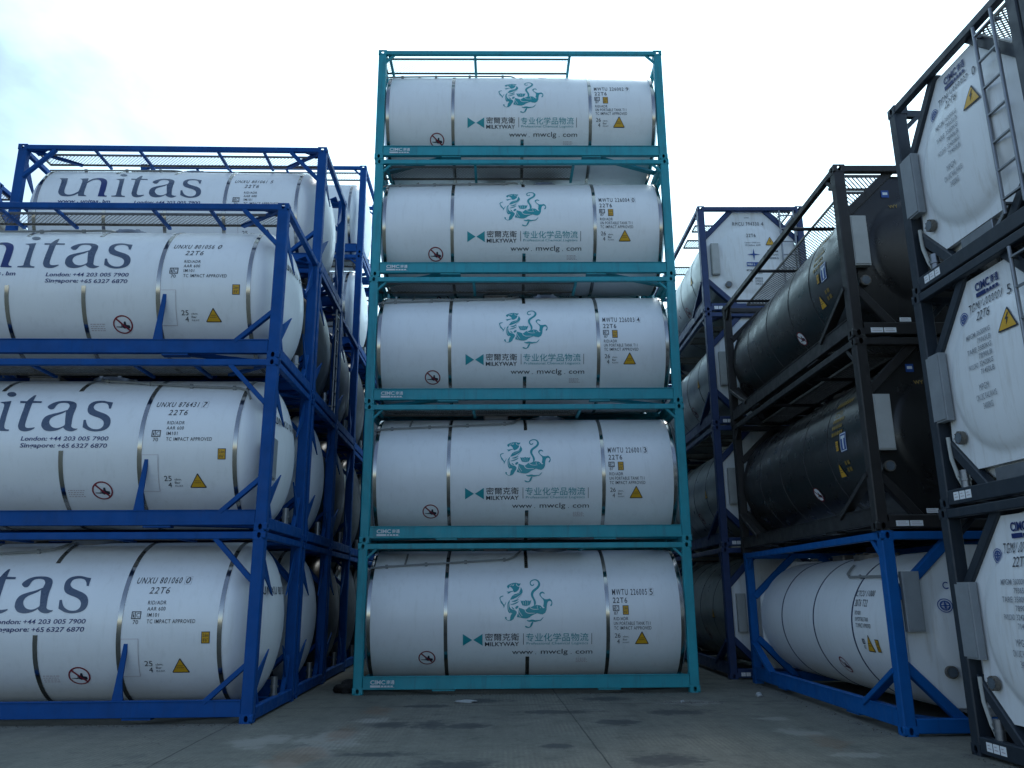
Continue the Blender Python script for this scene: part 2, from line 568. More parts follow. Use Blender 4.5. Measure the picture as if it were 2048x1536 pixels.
# lettering and emblem outlines, in metres on the tank flank
LET={'t':[(-0.857,0.7,1),(-0.756,0.696,1),(-0.737,0.761),(-0.706,0.832),(-0.676,0.835,1),(-0.663,0.7,1),(-0.533,0.694,1),(-0.527,0.656,1),(-0.66,0.658,1),(-0.646,0.509),(-0.639,0.361),(-0.636,0.266),(-0.621,0.225),(-0.585,0.209),(-0.53,0.212),(-0.486,0.219,1),(-0.487,0.204),(-0.531,0.174),(-0.583,0.158),(-0.637,0.157),(-0.698,0.179),(-0.731,0.235),(-0.736,0.276),(-0.738,0.394),(-0.743,0.533),(-0.762,0.654,1),(-0.841,0.655,1)],'a':[(-0.36,0.535),(-0.4,0.57),(-0.395,0.608),(-0.345,0.661),(-0.281,0.692),(-0.2,0.703),(-0.102,0.696),(-0.03,0.668),(0.012,0.621),(0.027,0.545),(0.025,0.461),(0.028,0.372),(0.039,0.276),(0.044,0.234),(0.072,0.209),(0.111,0.199),(0.144,0.199,1),(0.133,0.184),(0.091,0.162),(0.046,0.156),(-0.012,0.169),(-0.055,0.199),(-0.069,0.219,1),(-0.126,0.184),(-0.196,0.162),(-0.269,0.159),(-0.338,0.179),(-0.383,0.224),(-0.401,0.271),(-0.399,0.35),(-0.361,0.41),(-0.271,0.45),(-0.177,0.479),(-0.087,0.521,1),(-0.082,0.589),(-0.108,0.634),(-0.144,0.654),(-0.203,0.661),(-0.255,0.648),(-0.282,0.608),(-0.292,0.557),(-0.307,0.533),(-0.334,0.528)],'ah':[(-0.101,0.491,1),(-0.068,0.328),(-0.056,0.265),(-0.074,0.24),(-0.123,0.214),(-0.178,0.209),(-0.238,0.229),(-0.282,0.276),(-0.297,0.318),(-0.287,0.366),(-0.255,0.399),(-0.191,0.433),(-0.141,0.456)],'s':[(0.539,0.668,1),(0.546,0.543,1),(0.516,0.543,1),(0.496,0.595),(0.458,0.641),(0.403,0.661),(0.347,0.661),(0.297,0.641),(0.279,0.595),(0.287,0.557),(0.328,0.515),(0.405,0.479),(0.49,0.444),(0.558,0.399),(0.596,0.339),(0.606,0.275),(0.59,0.219),(0.542,0.178),(0.472,0.159),(0.398,0.154),(0.312,0.169),(0.251,0.199),(0.214,0.219,1),(0.2,0.339,1),(0.232,0.341,1),(0.255,0.286),(0.294,0.234),(0.353,0.199),(0.41,0.189),(0.465,0.196),(0.504,0.229),(0.51,0.281),(0.487,0.328),(0.425,0.371),(0.332,0.405),(0.255,0.444),(0.216,0.497),(0.2,0.557),(0.202,0.628),(0.244,0.682),(0.313,0.703),(0.389,0.703),(0.472,0.682)],'u':[(-2.259,0.69,1),(-2.095,0.693,1),(-2.057,0.527),(-2.047,0.389),(-2.039,0.295),(-2.012,0.233),(-1.944,0.204),(-1.851,0.223),(-1.769,0.283,1),(-1.759,0.351),(-1.767,0.532),(-1.794,0.629),(-1.854,0.674,1),(-1.694,0.695,1),(-1.668,0.573),(-1.653,0.415),(-1.651,0.274),(-1.643,0.214),(-1.598,0.183,1),(-1.592,0.169,1),(-1.749,0.175,1),(-1.761,0.236,1),(-1.828,0.191),(-1.92,0.166),(-2.026,0.168),(-2.099,0.192),(-2.144,0.251),(-2.156,0.317),(-2.163,0.453),(-2.184,0.592),(-2.212,0.645)],'arch':[(-1.668,0.573,1),(-1.619,0.663),(-1.546,0.708),(-1.477,0.71,1),(-1.445,0.629,1),(-1.49,0.646),(-1.548,0.639),(-1.608,0.597),(-1.667,0.508,1)],'leg':[(-1.515,0.709,1),(-1.438,0.707),(-1.35,0.662),(-1.298,0.594),(-1.268,0.489),(-1.253,0.327),(-1.259,0.232),(-1.239,0.194),(-1.2,0.187,1),(-1.198,0.163,1),(-1.369,0.168,1),(-1.368,0.306),(-1.383,0.488),(-1.405,0.564),(-1.446,0.619),(-1.49,0.646,1)],'i':[(-1.15,0.673,1),(-0.988,0.7,1),(-0.963,0.544),(-0.944,0.361),(-0.932,0.236),(-0.903,0.194),(-0.848,0.184,1),(-0.851,0.16,1),(-1.109,0.167,1),(-1.109,0.188,1),(-1.033,0.199),(-1.026,0.235),(-1.029,0.392),(-1.048,0.57),(-1.075,0.636),(-1.109,0.654)],'dot':[(-0.989,0.86),(-1.007,0.885),(-1.033,0.907),(-1.062,0.923),(-1.092,0.928),(-1.115,0.922),(-1.13,0.907),(-1.134,0.885),(-1.127,0.86),(-1.11,0.836),(-1.085,0.815),(-1.057,0.802),(-1.029,0.798),(-1.005,0.802),(-0.989,0.816),(-0.983,0.836)]}
EMB={'polys':[[(-0.334,0.529),(-0.307,0.553),(-0.268,0.574),(-0.222,0.588),(-0.176,0.592),(-0.142,0.584),(-0.115,0.575),(-0.082,0.579),(-0.092,0.556),(-0.099,0.537),(-0.123,0.531),(-0.107,0.51),(-0.113,0.478),(-0.132,0.446),(-0.163,0.419),(-0.201,0.407),(-0.223,0.431),(-0.225,0.459),(-0.246,0.487),(-0.277,0.516),(-0.294,0.512),(-0.294,0.487),(-0.315,0.482),(-0.33,0.504)],[(-0.337,0.424),(-0.316,0.422),(-0.277,0.427),(-0.239,0.435),(-0.22,0.435),(-0.224,0.423),(-0.255,0.415),(-0.285,0.396),(-0.316,0.382),(-0.327,0.392),(-0.312,0.408),(-0.335,0.412)],[(-0.085,0.506),(-0.067,0.478),(-0.052,0.438),(-0.057,0.398),(-0.084,0.367),(-0.118,0.344),(-0.165,0.314),(-0.21,0.292),(-0.252,0.277),(-0.279,0.277),(-0.263,0.307),(-0.24,0.345),(-0.202,0.372),(-0.164,0.383),(-0.125,0.395),(-0.106,0.422),(-0.09,0.47)],[(-0.283,0.274),(-0.302,0.251),(-0.323,0.218),(-0.329,0.166),(-0.327,0.115),(-0.318,0.071),(-0.296,0.042),(-0.265,0.049),(-0.243,0.034),(-0.266,0.013),(-0.277,-0.023),(-0.281,-0.059),(-0.293,-0.081),(-0.326,-0.077),(-0.345,-0.052),(-0.341,-0.03),(-0.36,-0.019),(-0.375,-0.033),(-0.368,-0.052),(-0.341,-0.077),(-0.311,-0.09),(-0.259,-0.085),(-0.221,-0.06),(-0.198,-0.017),(-0.168,0.027),(-0.16,0.063),(-0.19,0.092),(-0.227,0.1),(-0.265,0.118),(-0.287,0.151),(-0.295,0.203),(-0.287,0.24)],[(-0.121,0.135),(-0.076,0.121),(-0.023,0.102),(0.007,0.105),(0.061,0.149),(0.106,0.149),(0.136,0.167),(0.197,0.181),(0.258,0.173),(0.287,0.147),(0.31,0.122),(0.34,0.132),(0.31,0.155),(0.319,0.199),(0.324,0.243),(0.313,0.273),(0.273,0.319),(0.251,0.35),(0.248,0.381),(0.272,0.412),(0.31,0.418),(0.34,0.395),(0.343,0.372),(0.328,0.38),(0.302,0.392),(0.274,0.373),(0.273,0.342),(0.299,0.311),(0.344,0.281),(0.389,0.28),(0.435,0.291),(0.469,0.257),(0.479,0.212),(0.47,0.176),(0.454,0.155),(0.435,0.165),(0.447,0.187),(0.463,0.212),(0.453,0.242),(0.427,0.25),(0.4,0.239),(0.384,0.206),(0.375,0.154),(0.37,0.096),(0.346,0.045),(0.3,0.016),(0.247,0.024),(0.202,0.039),(0.164,0.024),(0.104,-0.004),(0.066,-0.033),(0.013,-0.051),(-0.048,-0.047),(-0.108,-0.035),(-0.16,-0.024),(-0.149,0.019),(-0.13,0.055),(-0.133,0.092)],[(-0.093,0.265),(-0.07,0.25),(-0.051,0.257),(-0.025,0.253),(0.002,0.268),(0.024,0.253),(0.047,0.259),(0.07,0.249),(0.101,0.267),(0.088,0.215),(0.069,0.178),(0.008,0.164),(-0.06,0.175),(-0.082,0.22)],[(-0.189,0.136),(-0.166,0.165),(-0.132,0.169),(-0.129,0.143),(-0.159,0.114),(-0.182,0.118)],[(-0.257,0.151),(-0.234,0.144),(-0.205,0.114),(-0.208,0.1),(-0.238,0.118)]],'rib':[[(0.154,0.563,0.0151),(0.138,0.538,0.0182),(0.107,0.542,0.0227),(0.089,0.571,0.0182),(0.097,0.61,0.0197),(0.125,0.636,0.0212),(0.172,0.651,0.0227),(0.218,0.635,0.0272),(0.247,0.592,0.0333),(0.247,0.541,0.0394),(0.217,0.492,0.0409),(0.174,0.456,0.0424),(0.135,0.42,0.0439),(0.117,0.378,0.0439),(0.121,0.335,0.0378),(0.143,0.289,0.0348),(0.161,0.244,0.0363),(0.164,0.2,0.0348),(0.148,0.17,0.0076)],[(-0.4,0.343,0.0121),(-0.438,0.331,0.0182),(-0.461,0.309,0.0182),(-0.45,0.263,0.0151),(-0.431,0.226,0.0272),(-0.408,0.196,0.0197),(-0.389,0.167,0.0197),(-0.393,0.137,0.0061)],[(-0.351,0.24,0.0045),(-0.364,0.203,0.0106),(-0.386,0.174,0.0106)],[(-0.272,0.188,0.0061),(-0.226,0.196,0.0182),(-0.166,0.22,0.0197),(-0.124,0.243,0.0061)],[(-0.249,0.243,0.0076),(-0.196,0.25,0.0257),(-0.157,0.267,0.0227),(-0.127,0.276,0.0061)],[(-0.157,0.284,0.0061),(-0.119,0.322,0.0061),(-0.065,0.371,0.003)],[(0.016,-0.083,0.0106),(0.057,-0.094,0.0257),(0.11,-0.088,0.0378),(0.163,-0.095,0.0303),(0.216,-0.088,0.0197),(0.261,-0.081,0.0166),(0.288,-0.056,0.0136),(0.311,-0.031,0.0076)],[(0.125,-0.113,0.0227),(0.102,-0.149,0.0333),(0.083,-0.186,0.0227),(0.049,-0.204,0.0166),(0.004,-0.193,0.0257),(-0.015,-0.178,0.0061)]],'white':[[(0.068,0.149,0.0076),(0.105,0.116,0.0076),(0.166,0.104,0.0076),(0.23,0.108,0.0061)],[(-0.016,0.106,0.0106),(-0.001,0.065,0.0106),(0.044,0.04,0.0106),(0.104,0.039,0.0091),(0.161,0.04,0.0061)],[(0.205,0.17,0.0061),(0.207,0.119,0.0061)],[(-0.129,0.106,0.0068),(-0.107,0.055,0.0068),(-0.062,-0.01,0.0061)],[(-0.145,0.056,0.0061),(-0.122,0.012,0.0061),(-0.093,-0.028,0.0061)],[(-0.284,0.532,0.0076),(-0.246,0.549,0.0091),(-0.223,0.532,0.0091),(-0.207,0.565,0.0061)],[(-0.161,0.569,0.0076),(-0.154,0.536,0.0091),(-0.123,0.515,0.0076),(-0.1,0.519,0.0061)],[(-0.044,0.246,0.0045),(-0.037,0.19,0.0045)],[(-0.006,0.253,0.0045),(0.0,0.179,0.0045)],[(0.036,0.249,0.0045),(0.035,0.182,0.0045)],[(-0.306,0.21,0.0061),(-0.31,0.129,0.0061),(-0.288,0.071,0.0045)],[(0.257,0.14,0.0076),(0.268,0.126,0.0076)],[(-0.225,0.345,0.0038),(-0.164,0.352,0.0038),(-0.095,0.406,0.0038)]]}

# ------------------------------------------------------------------ the tank container: shared frame and tank builders
HL, HW, IN = 3.029, 1.219, 0.004


class Part:
    def __init__(self, name, mesh, loc=(0, 0, 0), subs=None, label=None):
        self.name, self.mesh, self.loc, self.subs, self.label = name, mesh, loc, subs or [], label


def frame_parts(mat, H=2.591, wp=0.165, dp=0.15, trh=0.095, trw=0.08, br=(0.085, 0.29), brw=0.09, ter=(0.10, 0.09), ber=(0.03, 0.20),
                end_style='octagon', side=None, plate=None):
    P = []
    cm = {}
    for top in (0, 1):
        for sx in (1, -1):
            for sy in (1, -1):
                P.append(Part('corner_casting', casting_mesh(sx, sy, top, mat), (sx * HL, sy * HW, H if top else 0)))
    mb = MB()
    mb.box(-wp / 2, wp / 2, -dp / 2, dp / 2, 0, H - 0.236, ch=0.09)
    post = mb.mesh('corner_post', mat)
    for sx in (1, -1):
        for sy in (1, -1):
            P.append(Part('corner_post', post, (sx * (HL - IN - wp / 2), sy * (HW - IN - dp / 2), 0.118)))
    rx = HL - 0.178
    mb = MB()
    mb.beam((-rx, 0, 0), (rx, 0, 0), trw, trh)
    tsr = mb.mesh('top_side_rail', mat)
    mb = MB()
    mb.beam((-rx, 0, 0), (rx, 0, 0), brw, br[1] - br[0], ch=0.06)
    mb.beam((-rx, 0, (br[1] - br[0]) / 2 + 0.007), (rx, 0, (br[1] - br[0]) / 2 + 0.007), brw + 0.02, 0.014, ch=0.05)
    bsr = mb.mesh('bottom_side_rail', mat)
    ry = HW - 0.162
    mb = MB()
    mb.beam((0, -ry, 0), (0, ry, 0), ter[1], ter[0])
    tend = mb.mesh('top_end_rail', mat)
    mb = MB()
    mb.beam((0, -ry, 0), (0, ry, 0), 0.10, ber[1] - ber[0])
    bend = mb.mesh('bottom_end_rail', mat)
    for s in (1, -1):
        P.append(Part('top_side_rail', tsr, (0, s * (HW - IN - trw / 2), H - 0.012 - trh / 2)))
        P.append(Part('bottom_side_rail', bsr, (0, s * (HW - IN - brw / 2 - 0.01), (br[0] + br[1]) / 2)))
        P.append(Part('top_end_rail', tend, (s * (HL - IN - ter[1] / 2), 0, H - 0.012 - ter[0] / 2)))
        P.append(Part('bottom_end_rail', bend, (s * (HL - IN - 0.05), 0, (ber[0] + ber[1]) / 2)))
    # saddle braces under the tank, from the side rails to the end rails
    for sx in (1, -1):
        for sy in (1, -1):
            mb = MB()
            mb.beam((sx * 1.42, sy * 1.13, 0.115), (sx * 2.90, sy * 0.42, 0.115), 0.11, 0.06)
            mb.box(sx * 1.25, sx * 1.65, sy * 1.05, sy * 1.185, 0.055, 0.0835)
            P.append(Part('saddle_brace', mb.mesh('saddle_brace', mat)))
    if end_style == 'octagon':
        for sx in (1, -1):
            for i, j in ((7, 0), (1, 2), (3, 4), (5, 6)):
                A, B = Vector(plate[i]), Vector(plate[j])
                dr = (B - A).normalized()
                nr = Vector((dr.y, -dr.x))
                if nr.dot((A + B) / 2 - Vector((0, 1.3))) < 0:
                    nr = -nr
                ext = []
                for q, sg in ((A, -1), (B, 1)):       # run on until a post or an end rail is met
                    q = q + nr * 0.055
                    k = 0
                    while k < 0.6 and abs(q.x) < 1.09 and 0.14 < q.y < H - 0.07:
                        q = q + dr * sg * 0.01
                        k += 0.01
                    ext.append(q)
                mb = MB()
                mb.beam((sx * 2.895, *ext[0]), (sx * 2.895, *ext[1]), 0.12, 0.115, (1, 0, 0))
                P.append(Part('end_brace', mb.mesh('end_brace', mat)))
    elif end_style == 'gusset':
        for sx in (1, -1):
            for sy in (1, -1):
                for A, B, T in (((1.065, 2.46), (1.065, 2.10), (0.42, 1.68)), ((1.06, 0.15), (1.06, 0.52), (0.42, 0.92))):
                    mb = MB()
                    q = [(sx * 2.93, sy * A[0], A[1]), (sx * 2.93, sy * B[0], B[1]), (sx * 2.975, sy * T[0], T[1])]
                    q2 = [(a + sx * 0.02, b, c) for a, b, c in q]
                    mb.face(q)
                    mb.face(q2[::-1])
                    for i in range(3):
                        j = (i + 1) % 3
                        mb.face([q[i], q[j], q2[j], q2[i]])
                    P.append(Part('end_gusset', mb.mesh('end_gusset', mat)))
                mb = MB()
                mb.beam((sx * 2.93, sy * 1.08, 0.72), (sx * 2.94, sy * 0.74, 0.17), 0.06, 0.07, (1, 0, 0))
                P.append(Part('end_brace', mb.mesh('end_brace', mat)))
                mb = MB()
                mb.beam((sx * 2.88, sy * 1.10, H - 0.06), (sx * 2.10, sy * 0.52, H - 0.075), 0.08, 0.05)
                P.append(Part('top_brace', mb.mesh('top_brace', mat)))
                mb = MB()
                t = [(sx * 2.85, sy * 1.135), (sx * 2.40, sy * 1.135), (sx * 2.85, sy * 0.80)]
                for z in (H - 0.03, H - 0.04):
                    mb.face([(x, y, z) for x, y in t])
                for i in range(3):
                    j = (i + 1) % 3
                    mb.face([(*t[i], H - 0.03), (*t[j], H - 0.03), (*t[j], H - 0.04), (*t[i], H - 0.04)])
                P.append(Part('corner_plate', mb.mesh('corner_plate', mat)))
    else:
        for sx in (1, -1):
            for sy in (1, -1):
                mb = MB()
                mb.beam((sx * 2.955, sy * 1.07, H - 0.52), (sx * 2.955, sy * 0.80, H - 0.085), 0.06, 0.07, (1, 0, 0))
                P.append(Part('end_brace', mb.mesh('end_brace', mat)))
                mb = MB()
                mb.beam((sx * 2.955, sy * 1.07, 0.62), (sx * 2.955, sy * 0.70, 0.17), 0.06, 0.07, (1, 0, 0))
                P.append(Part('end_brace', mb.mesh('end_brace', mat)))
    for sx in (1, -1):
        for sy in (1, -1):
            y = sy * (HW - 0.05)
            if side == 'blue':
                for a, b in (((2.31, H - 0.10), (2.87, 1.90)), ((2.34, 0.27), (2.885, 0.76))):
                    mb = MB()
                    mb.beam((sx * a[0], y, a[1]), (sx * b[0], y, b[1]), 0.07, 0.085, (0, 1, 0))
                    P.append(Part('side_brace', mb.mesh('side_brace', mat)))
                if sx < 0:
                    continue
                mb = MB()
                a0 = sx * 1.17
                q = [(a0 - 0.085, y, 0.29), (a0 + 0.07, y, 0.29), (a0 + 0.03, y, 0.55), (a0 + 0.055, y, 1.05), (a0 + 0.0, y, 1.05), (a0 - 0.05, y, 0.6)]
                q2 = [(x, yy - sy * 0.03, z) for x, yy, z in q]
                mb.face(q)
                mb.face(q2[::-1])
                for i in range(len(q)):
                    j = (i + 1) % len(q)
                    mb.face([q[i], q[j], q2[j], q2[i]])
                P.append(Part('saddle_gusset', mb.mesh('saddle_gusset', mat)))
            elif side == 'box':
                mb = MB()
                mb.beam((sx * 1.92, y, 0.25), (sx * 2.90, y, 0.74), 0.07, 0.13, (0, 1, 0))
                P.append(Part('side_brace', mb.mesh('side_brace', mat)))
                mb = MB()
                mb.beam((sx * 2.66, y, H - 0.09), (sx * 2.87, y, H - 0.30), 0.06, 0.06, (0, 1, 0))
                P.append(Part('side_brace', mb.mesh('side_brace', mat)))
            else:
                mb = MB()
                mb.beam((sx * 2.70, y + sy * -0.01, H - 0.10), (sx * 2.875, y + sy * -0.01, H - 0.27), 0.04, 0.05, (0, 1, 0))
                P.append(Part('side_brace', mb.mesh('side_brace', mat)))
    return P


def band_mesh(x, w, R, zc, mat, a0=-PI, a1=PI, th=0.007, name='steel_band'):
    mb = MB()
    n = max(6, int(96 * (a1 - a0) / (2 * PI)))
    full = a1 - a0 > 2 * PI - 0.01

    def pt(xx, r, a):
        return (xx, -r * math.cos(a), zc + r * math.sin(a))
    rows = []
    for xx, r in ((x - w / 2, R - 0.002), (x - w / 2, R + th), (x + w / 2, R + th), (x + w / 2, R - 0.002)):
        rows.append([pt(xx, r, a0 + (a1 - a0) * k / n) for k in range(n if full else n + 1)])
    for i in range(3):
        mb.grid([rows[i], rows[i + 1]], 0, True, full)
    me = mb.mesh(name, mat)
    return me


def tank_mesh(R, zc, cx, depth, mat, name='tank', lip=0.0, n=96):
    prof = []
    for k in range(13):
        a = PI / 2 * k / 12
        prof.append((-cx - depth * math.cos(a), max(0.001, R * math.sin(a))))
    nx = 10
    for k in range(1, nx):
        prof.append((-cx + 2 * cx * k / nx, R))
    for k in range(12, -1, -1):
        a = PI / 2 * k / 12
        prof.append((cx + depth * math.cos(a), max(0.001, R * math.sin(a))))
    mb = MB()
    mb.lathe_x(prof, zc, n)
    return mb.mesh(name, mat)


def mesh_walkway(x0, x1, y0, y1, z, mat, px=0.07, py=0.032):
    """expanded metal: zigzag strands that touch in diamonds, inside an angle frame"""
    mb = MB()
    rows = max(2, int((y1 - y0) / py))
    py = (y1 - y0) / rows
    n = int((x1 - x0) / (px / 2))
    px = (x1 - x0) / n * 2
    t = 0.0090
    for j in range(rows):
        a, b = [], []
        c = []
        for i in range(n + 1):
            up = (i + j) % 2
            y = y0 + py * (j + (0.98 if up else 0.02))
            x = x0 + i * px / 2
            a.append((x, y - t, z))
            b.append((x, y + t, z + 0.004))
            c.append((x, y + t, z + 0.010))
        mb.grid([a, b, c], 0, False)
    for y in (y0, y1):
        mb.beam((x0, y, z), (x1, y, z), 0.025, 0.04)
    for x in (x0, x1):
        mb.beam((x, y0, z), (x, y1, z), 0.025, 0.04)
    return mb.mesh('walkway', mat)


def bracket_mesh(x, y0, y1, z, mat):
    mb = MB()
    mb.beam((x, y0, z), (x, y1, z), 0.055, 0.045)
    return mb.mesh('walkway_bracket', mat)


def manlid_mesh(x, zt, mat):
    mb = MB()
    mb.tube([(x, 0, zt - 0.06), (x, 0, zt + 0.025)], 0.36, 28)
    mb.tube([(x, 0, zt + 0.025), (x, 0, zt + 0.05)], 0.27, 24)
    for k in range(6):
        a = k * PI / 3
        mb.box(x + 0.29 * math.cos(a) - 0.03, x + 0.29 * math.cos(a) + 0.03, 0.29 * math.sin(a) - 0.03, 0.29 * math.sin(a) + 0.03, zt + 0.02, zt + 0.06)
    return mb.mesh('manlid', mat)


def valve_box_mesh(x, zt, mat):
    mb = MB()
    mb.box(x - 0.24, x + 0.24, -0.2, 0.2, zt - 0.06, zt + 0.055)
    mb.box(x - 0.26, x + 0.26, -0.22, 0.22, zt + 0.055, zt + 0.068)
    return mb.mesh('valve_box', mat)


def side_pipe(surf, pts, mat, r=0.018, clips=(), tee=None):
    mb = MB()
    P = []
    for i in range(len(pts) - 1):
        for k in range(6):
            t = k / 6
            P.append((pts[i][0] * (1 - t) + pts[i + 1][0] * t, pts[i][1] * (1 - t) + pts[i + 1][1] * t))
    P.append(pts[-1])
    mb.tube([surf.p(s, v, 0.028) for s, v in P], r, 8)
    for s, v in clips:
        a = surf.p(s, v, -0.004)
        b = surf.p(s, v, 0.055)
        mb.beam(a, b, 0.05, 0.045)
    if tee:
        mb.tube([surf.p(tee[0], tee[1], 0.028), surf.p(tee[0] + 0.02, tee[2], 0.028)], r, 8)
    return mb.mesh('vent_pipe', mat)


def ladder_mesh(x, y0, y1, z0, z1, n, mat):
    mb = MB()
    for y in (y0, y1):
        mb.tube([(x, y, z0), (x, y, z1)], 0.021, 10)
        for z in (z0 + 0.12, z1 - 0.12):
            mb.beam((x, y, z), (x - 0.10, y, z), 0.03, 0.03)
    for k in range(n):
        z = z0 + 0.16 + (z1 - z0 - 0.28) * k / (n - 1)
        mb.beam((x, y0, z), (x, y1, z), 0.032, 0.022)
    return mb.mesh('ladder', mat)


def end_plate_mesh(pts, x, zc, br, bulge, mat, th=0.05):
    """octagonal end plate with the dished tank end pressed out of it; fine grid so the dish reads as one soft form"""
    mb = MB()
    n = 72

    def edge(a):
        d = (math.cos(a), math.sin(a))
        best = 9
        for i in range(len(pts)):
            (ax, ay), (bx, by) = pts[i], pts[(i + 1) % len(pts)]
            ay, by = ay - zc, by - zc
            ex, ey = bx - ax, by - ay
            dn = d[0] * ey - d[1] * ex
            if abs(dn) < 1e-9:
                continue
            t = (ax * ey - ay * ex) / dn
            u = (ax * d[1] - ay * d[0]) / dn
            if t > 0 and -1e-6 <= u <= 1 + 1e-6:
                best = min(best, t)
        return best
    angs = sorted([2 * PI * k / n for k in range(n)] + [math.atan2(p[1] - zc, p[0]) % (2 * PI) for p in pts])
    rows = []
    for q, h in ((0.001, 1.0), (0.25, 0.97), (0.5, 0.88), (0.7, 0.74), (0.85, 0.55), (0.93, 0.36), (0.98, 0.14), (1.02, 0.02), (1.06, 0.0)):
        rows.append([(x + bulge * h, br * q * math.cos(a), zc + br * q * math.sin(a)) for a in angs])
    mb.grid(rows, 0, True, True)
    e = [(x, edge(a) * math.cos(a), zc + edge(a) * math.sin(a)) for a in angs]
    mb.grid([rows[-1], e], 0, False, True)
    e2 = [(p[0] - th, p[1], p[2]) for p in e]
    mb.grid([e, e2], 0, False, True)
    mb.face(e2[::-1])
    return mb.mesh('end_plate', mat)


def doc_box_mesh(y0, y1, z0, z1, x, mat, th=0.09):
    mb = MB()
    mb.box(x - th, x, y0, y1, z0, z1, ch=0.08)
    mb.box(x, x + 0.012, y0 + 0.015, y1 - 0.015, z0 + 0.02, z1 - 0.02, ch=0.05)
    return mb.mesh('document_box', mat)


def add(parent, part):
    o = bpy.data.objects.new(part.name, part.mesh)
    COL.objects.link(o)
    o.parent = parent
    o.location = part.loc
    if part.label:
        o['label'] = part.label
    for s in part.subs:
        add(o, s)
    return o


def container(parts, loc, rz, label, group, tank_extra=(), end_extra=(), extra=(), H=2.591):
    e = bpy.data.objects.new('tank_container', None)
    COL.objects.link(e)
    e.empty_display_size = 0.5
    e.location = loc
    e.rotation_euler = (0, 0, rz)
    e['label'] = label
    e['category'] = 'tank container'
    e['group'] = group
    for p in parts:
        o = add(e, p)
        if p.name == 'tank':
            for t in tank_extra:
                add(o, t)
        if p.name == 'end_plate':
            for t in end_extra:
                add(o, t)
    for p in extra:
        add(e, p)
    return e


# ------------------------------------------------------------------ lettering blocks
SIDE = Surf('side')


def ic_box(d, s0, s1, v0, v1, num, ns0, ns1, nv0, nv1):
    d.frame(s0, s1, v0, v1, 0.012)
    m = s0 + (s1 - s0) * 0.4
    d.rect(m - 0.005, m + 0.005, v0 + 0.012, v1 - 0.012)
    d.text('i', s0 + (m - s0) * 0.38, s0 + (m - s0) * 0.72, v0 + 0.022, v1 - 0.022)
    d.text('C', m + 0.016, s1 - 0.02, v0 + 0.022, v1 - 0.022)
    d.text(num, ns0, ns1, nv0, nv1)


def height_sign(surf, s0, s1, v0, v1):
    d = Decal(surf)
    d.rect(s0, s1, v0, v1, 0)
    d.rect(s0 + 0.011, s1 - 0.011, v0 + 0.011, v1 - 0.011, 1, 0.002)
    w, h = s1 - s0, v1 - v0
    d.text('2.6m', s0 + w * 0.17, s1 - w * 0.17, v0 + h * 0.56, v0 + h * 0.84, 0, e=0.004)
    d.text("8'6\"", s0 + w * 0.2, s1 - w * 0.2, v0 + h * 0.16, v0 + h * 0.44, 0, e=0.004)
    return d.mesh('height_sign', [M['ink'], M['amber']])


def small_print(surf, s0, s1, v0, v1, rows=3, mat=None):
    d = Decal(surf)
    for r in range(rows):
        v = v1 - (v1 - v0) * (r + 0.5) / rows
        s = s0
        while s < s1 - 0.02:
            w = random.uniform(0.015, 0.045)
            d.rect(s, min(s + w, s1), v - 0.006, v + 0.006)
            s += w + 0.012
    return d.mesh('notice_lettering', mat or M['ink_faint'])


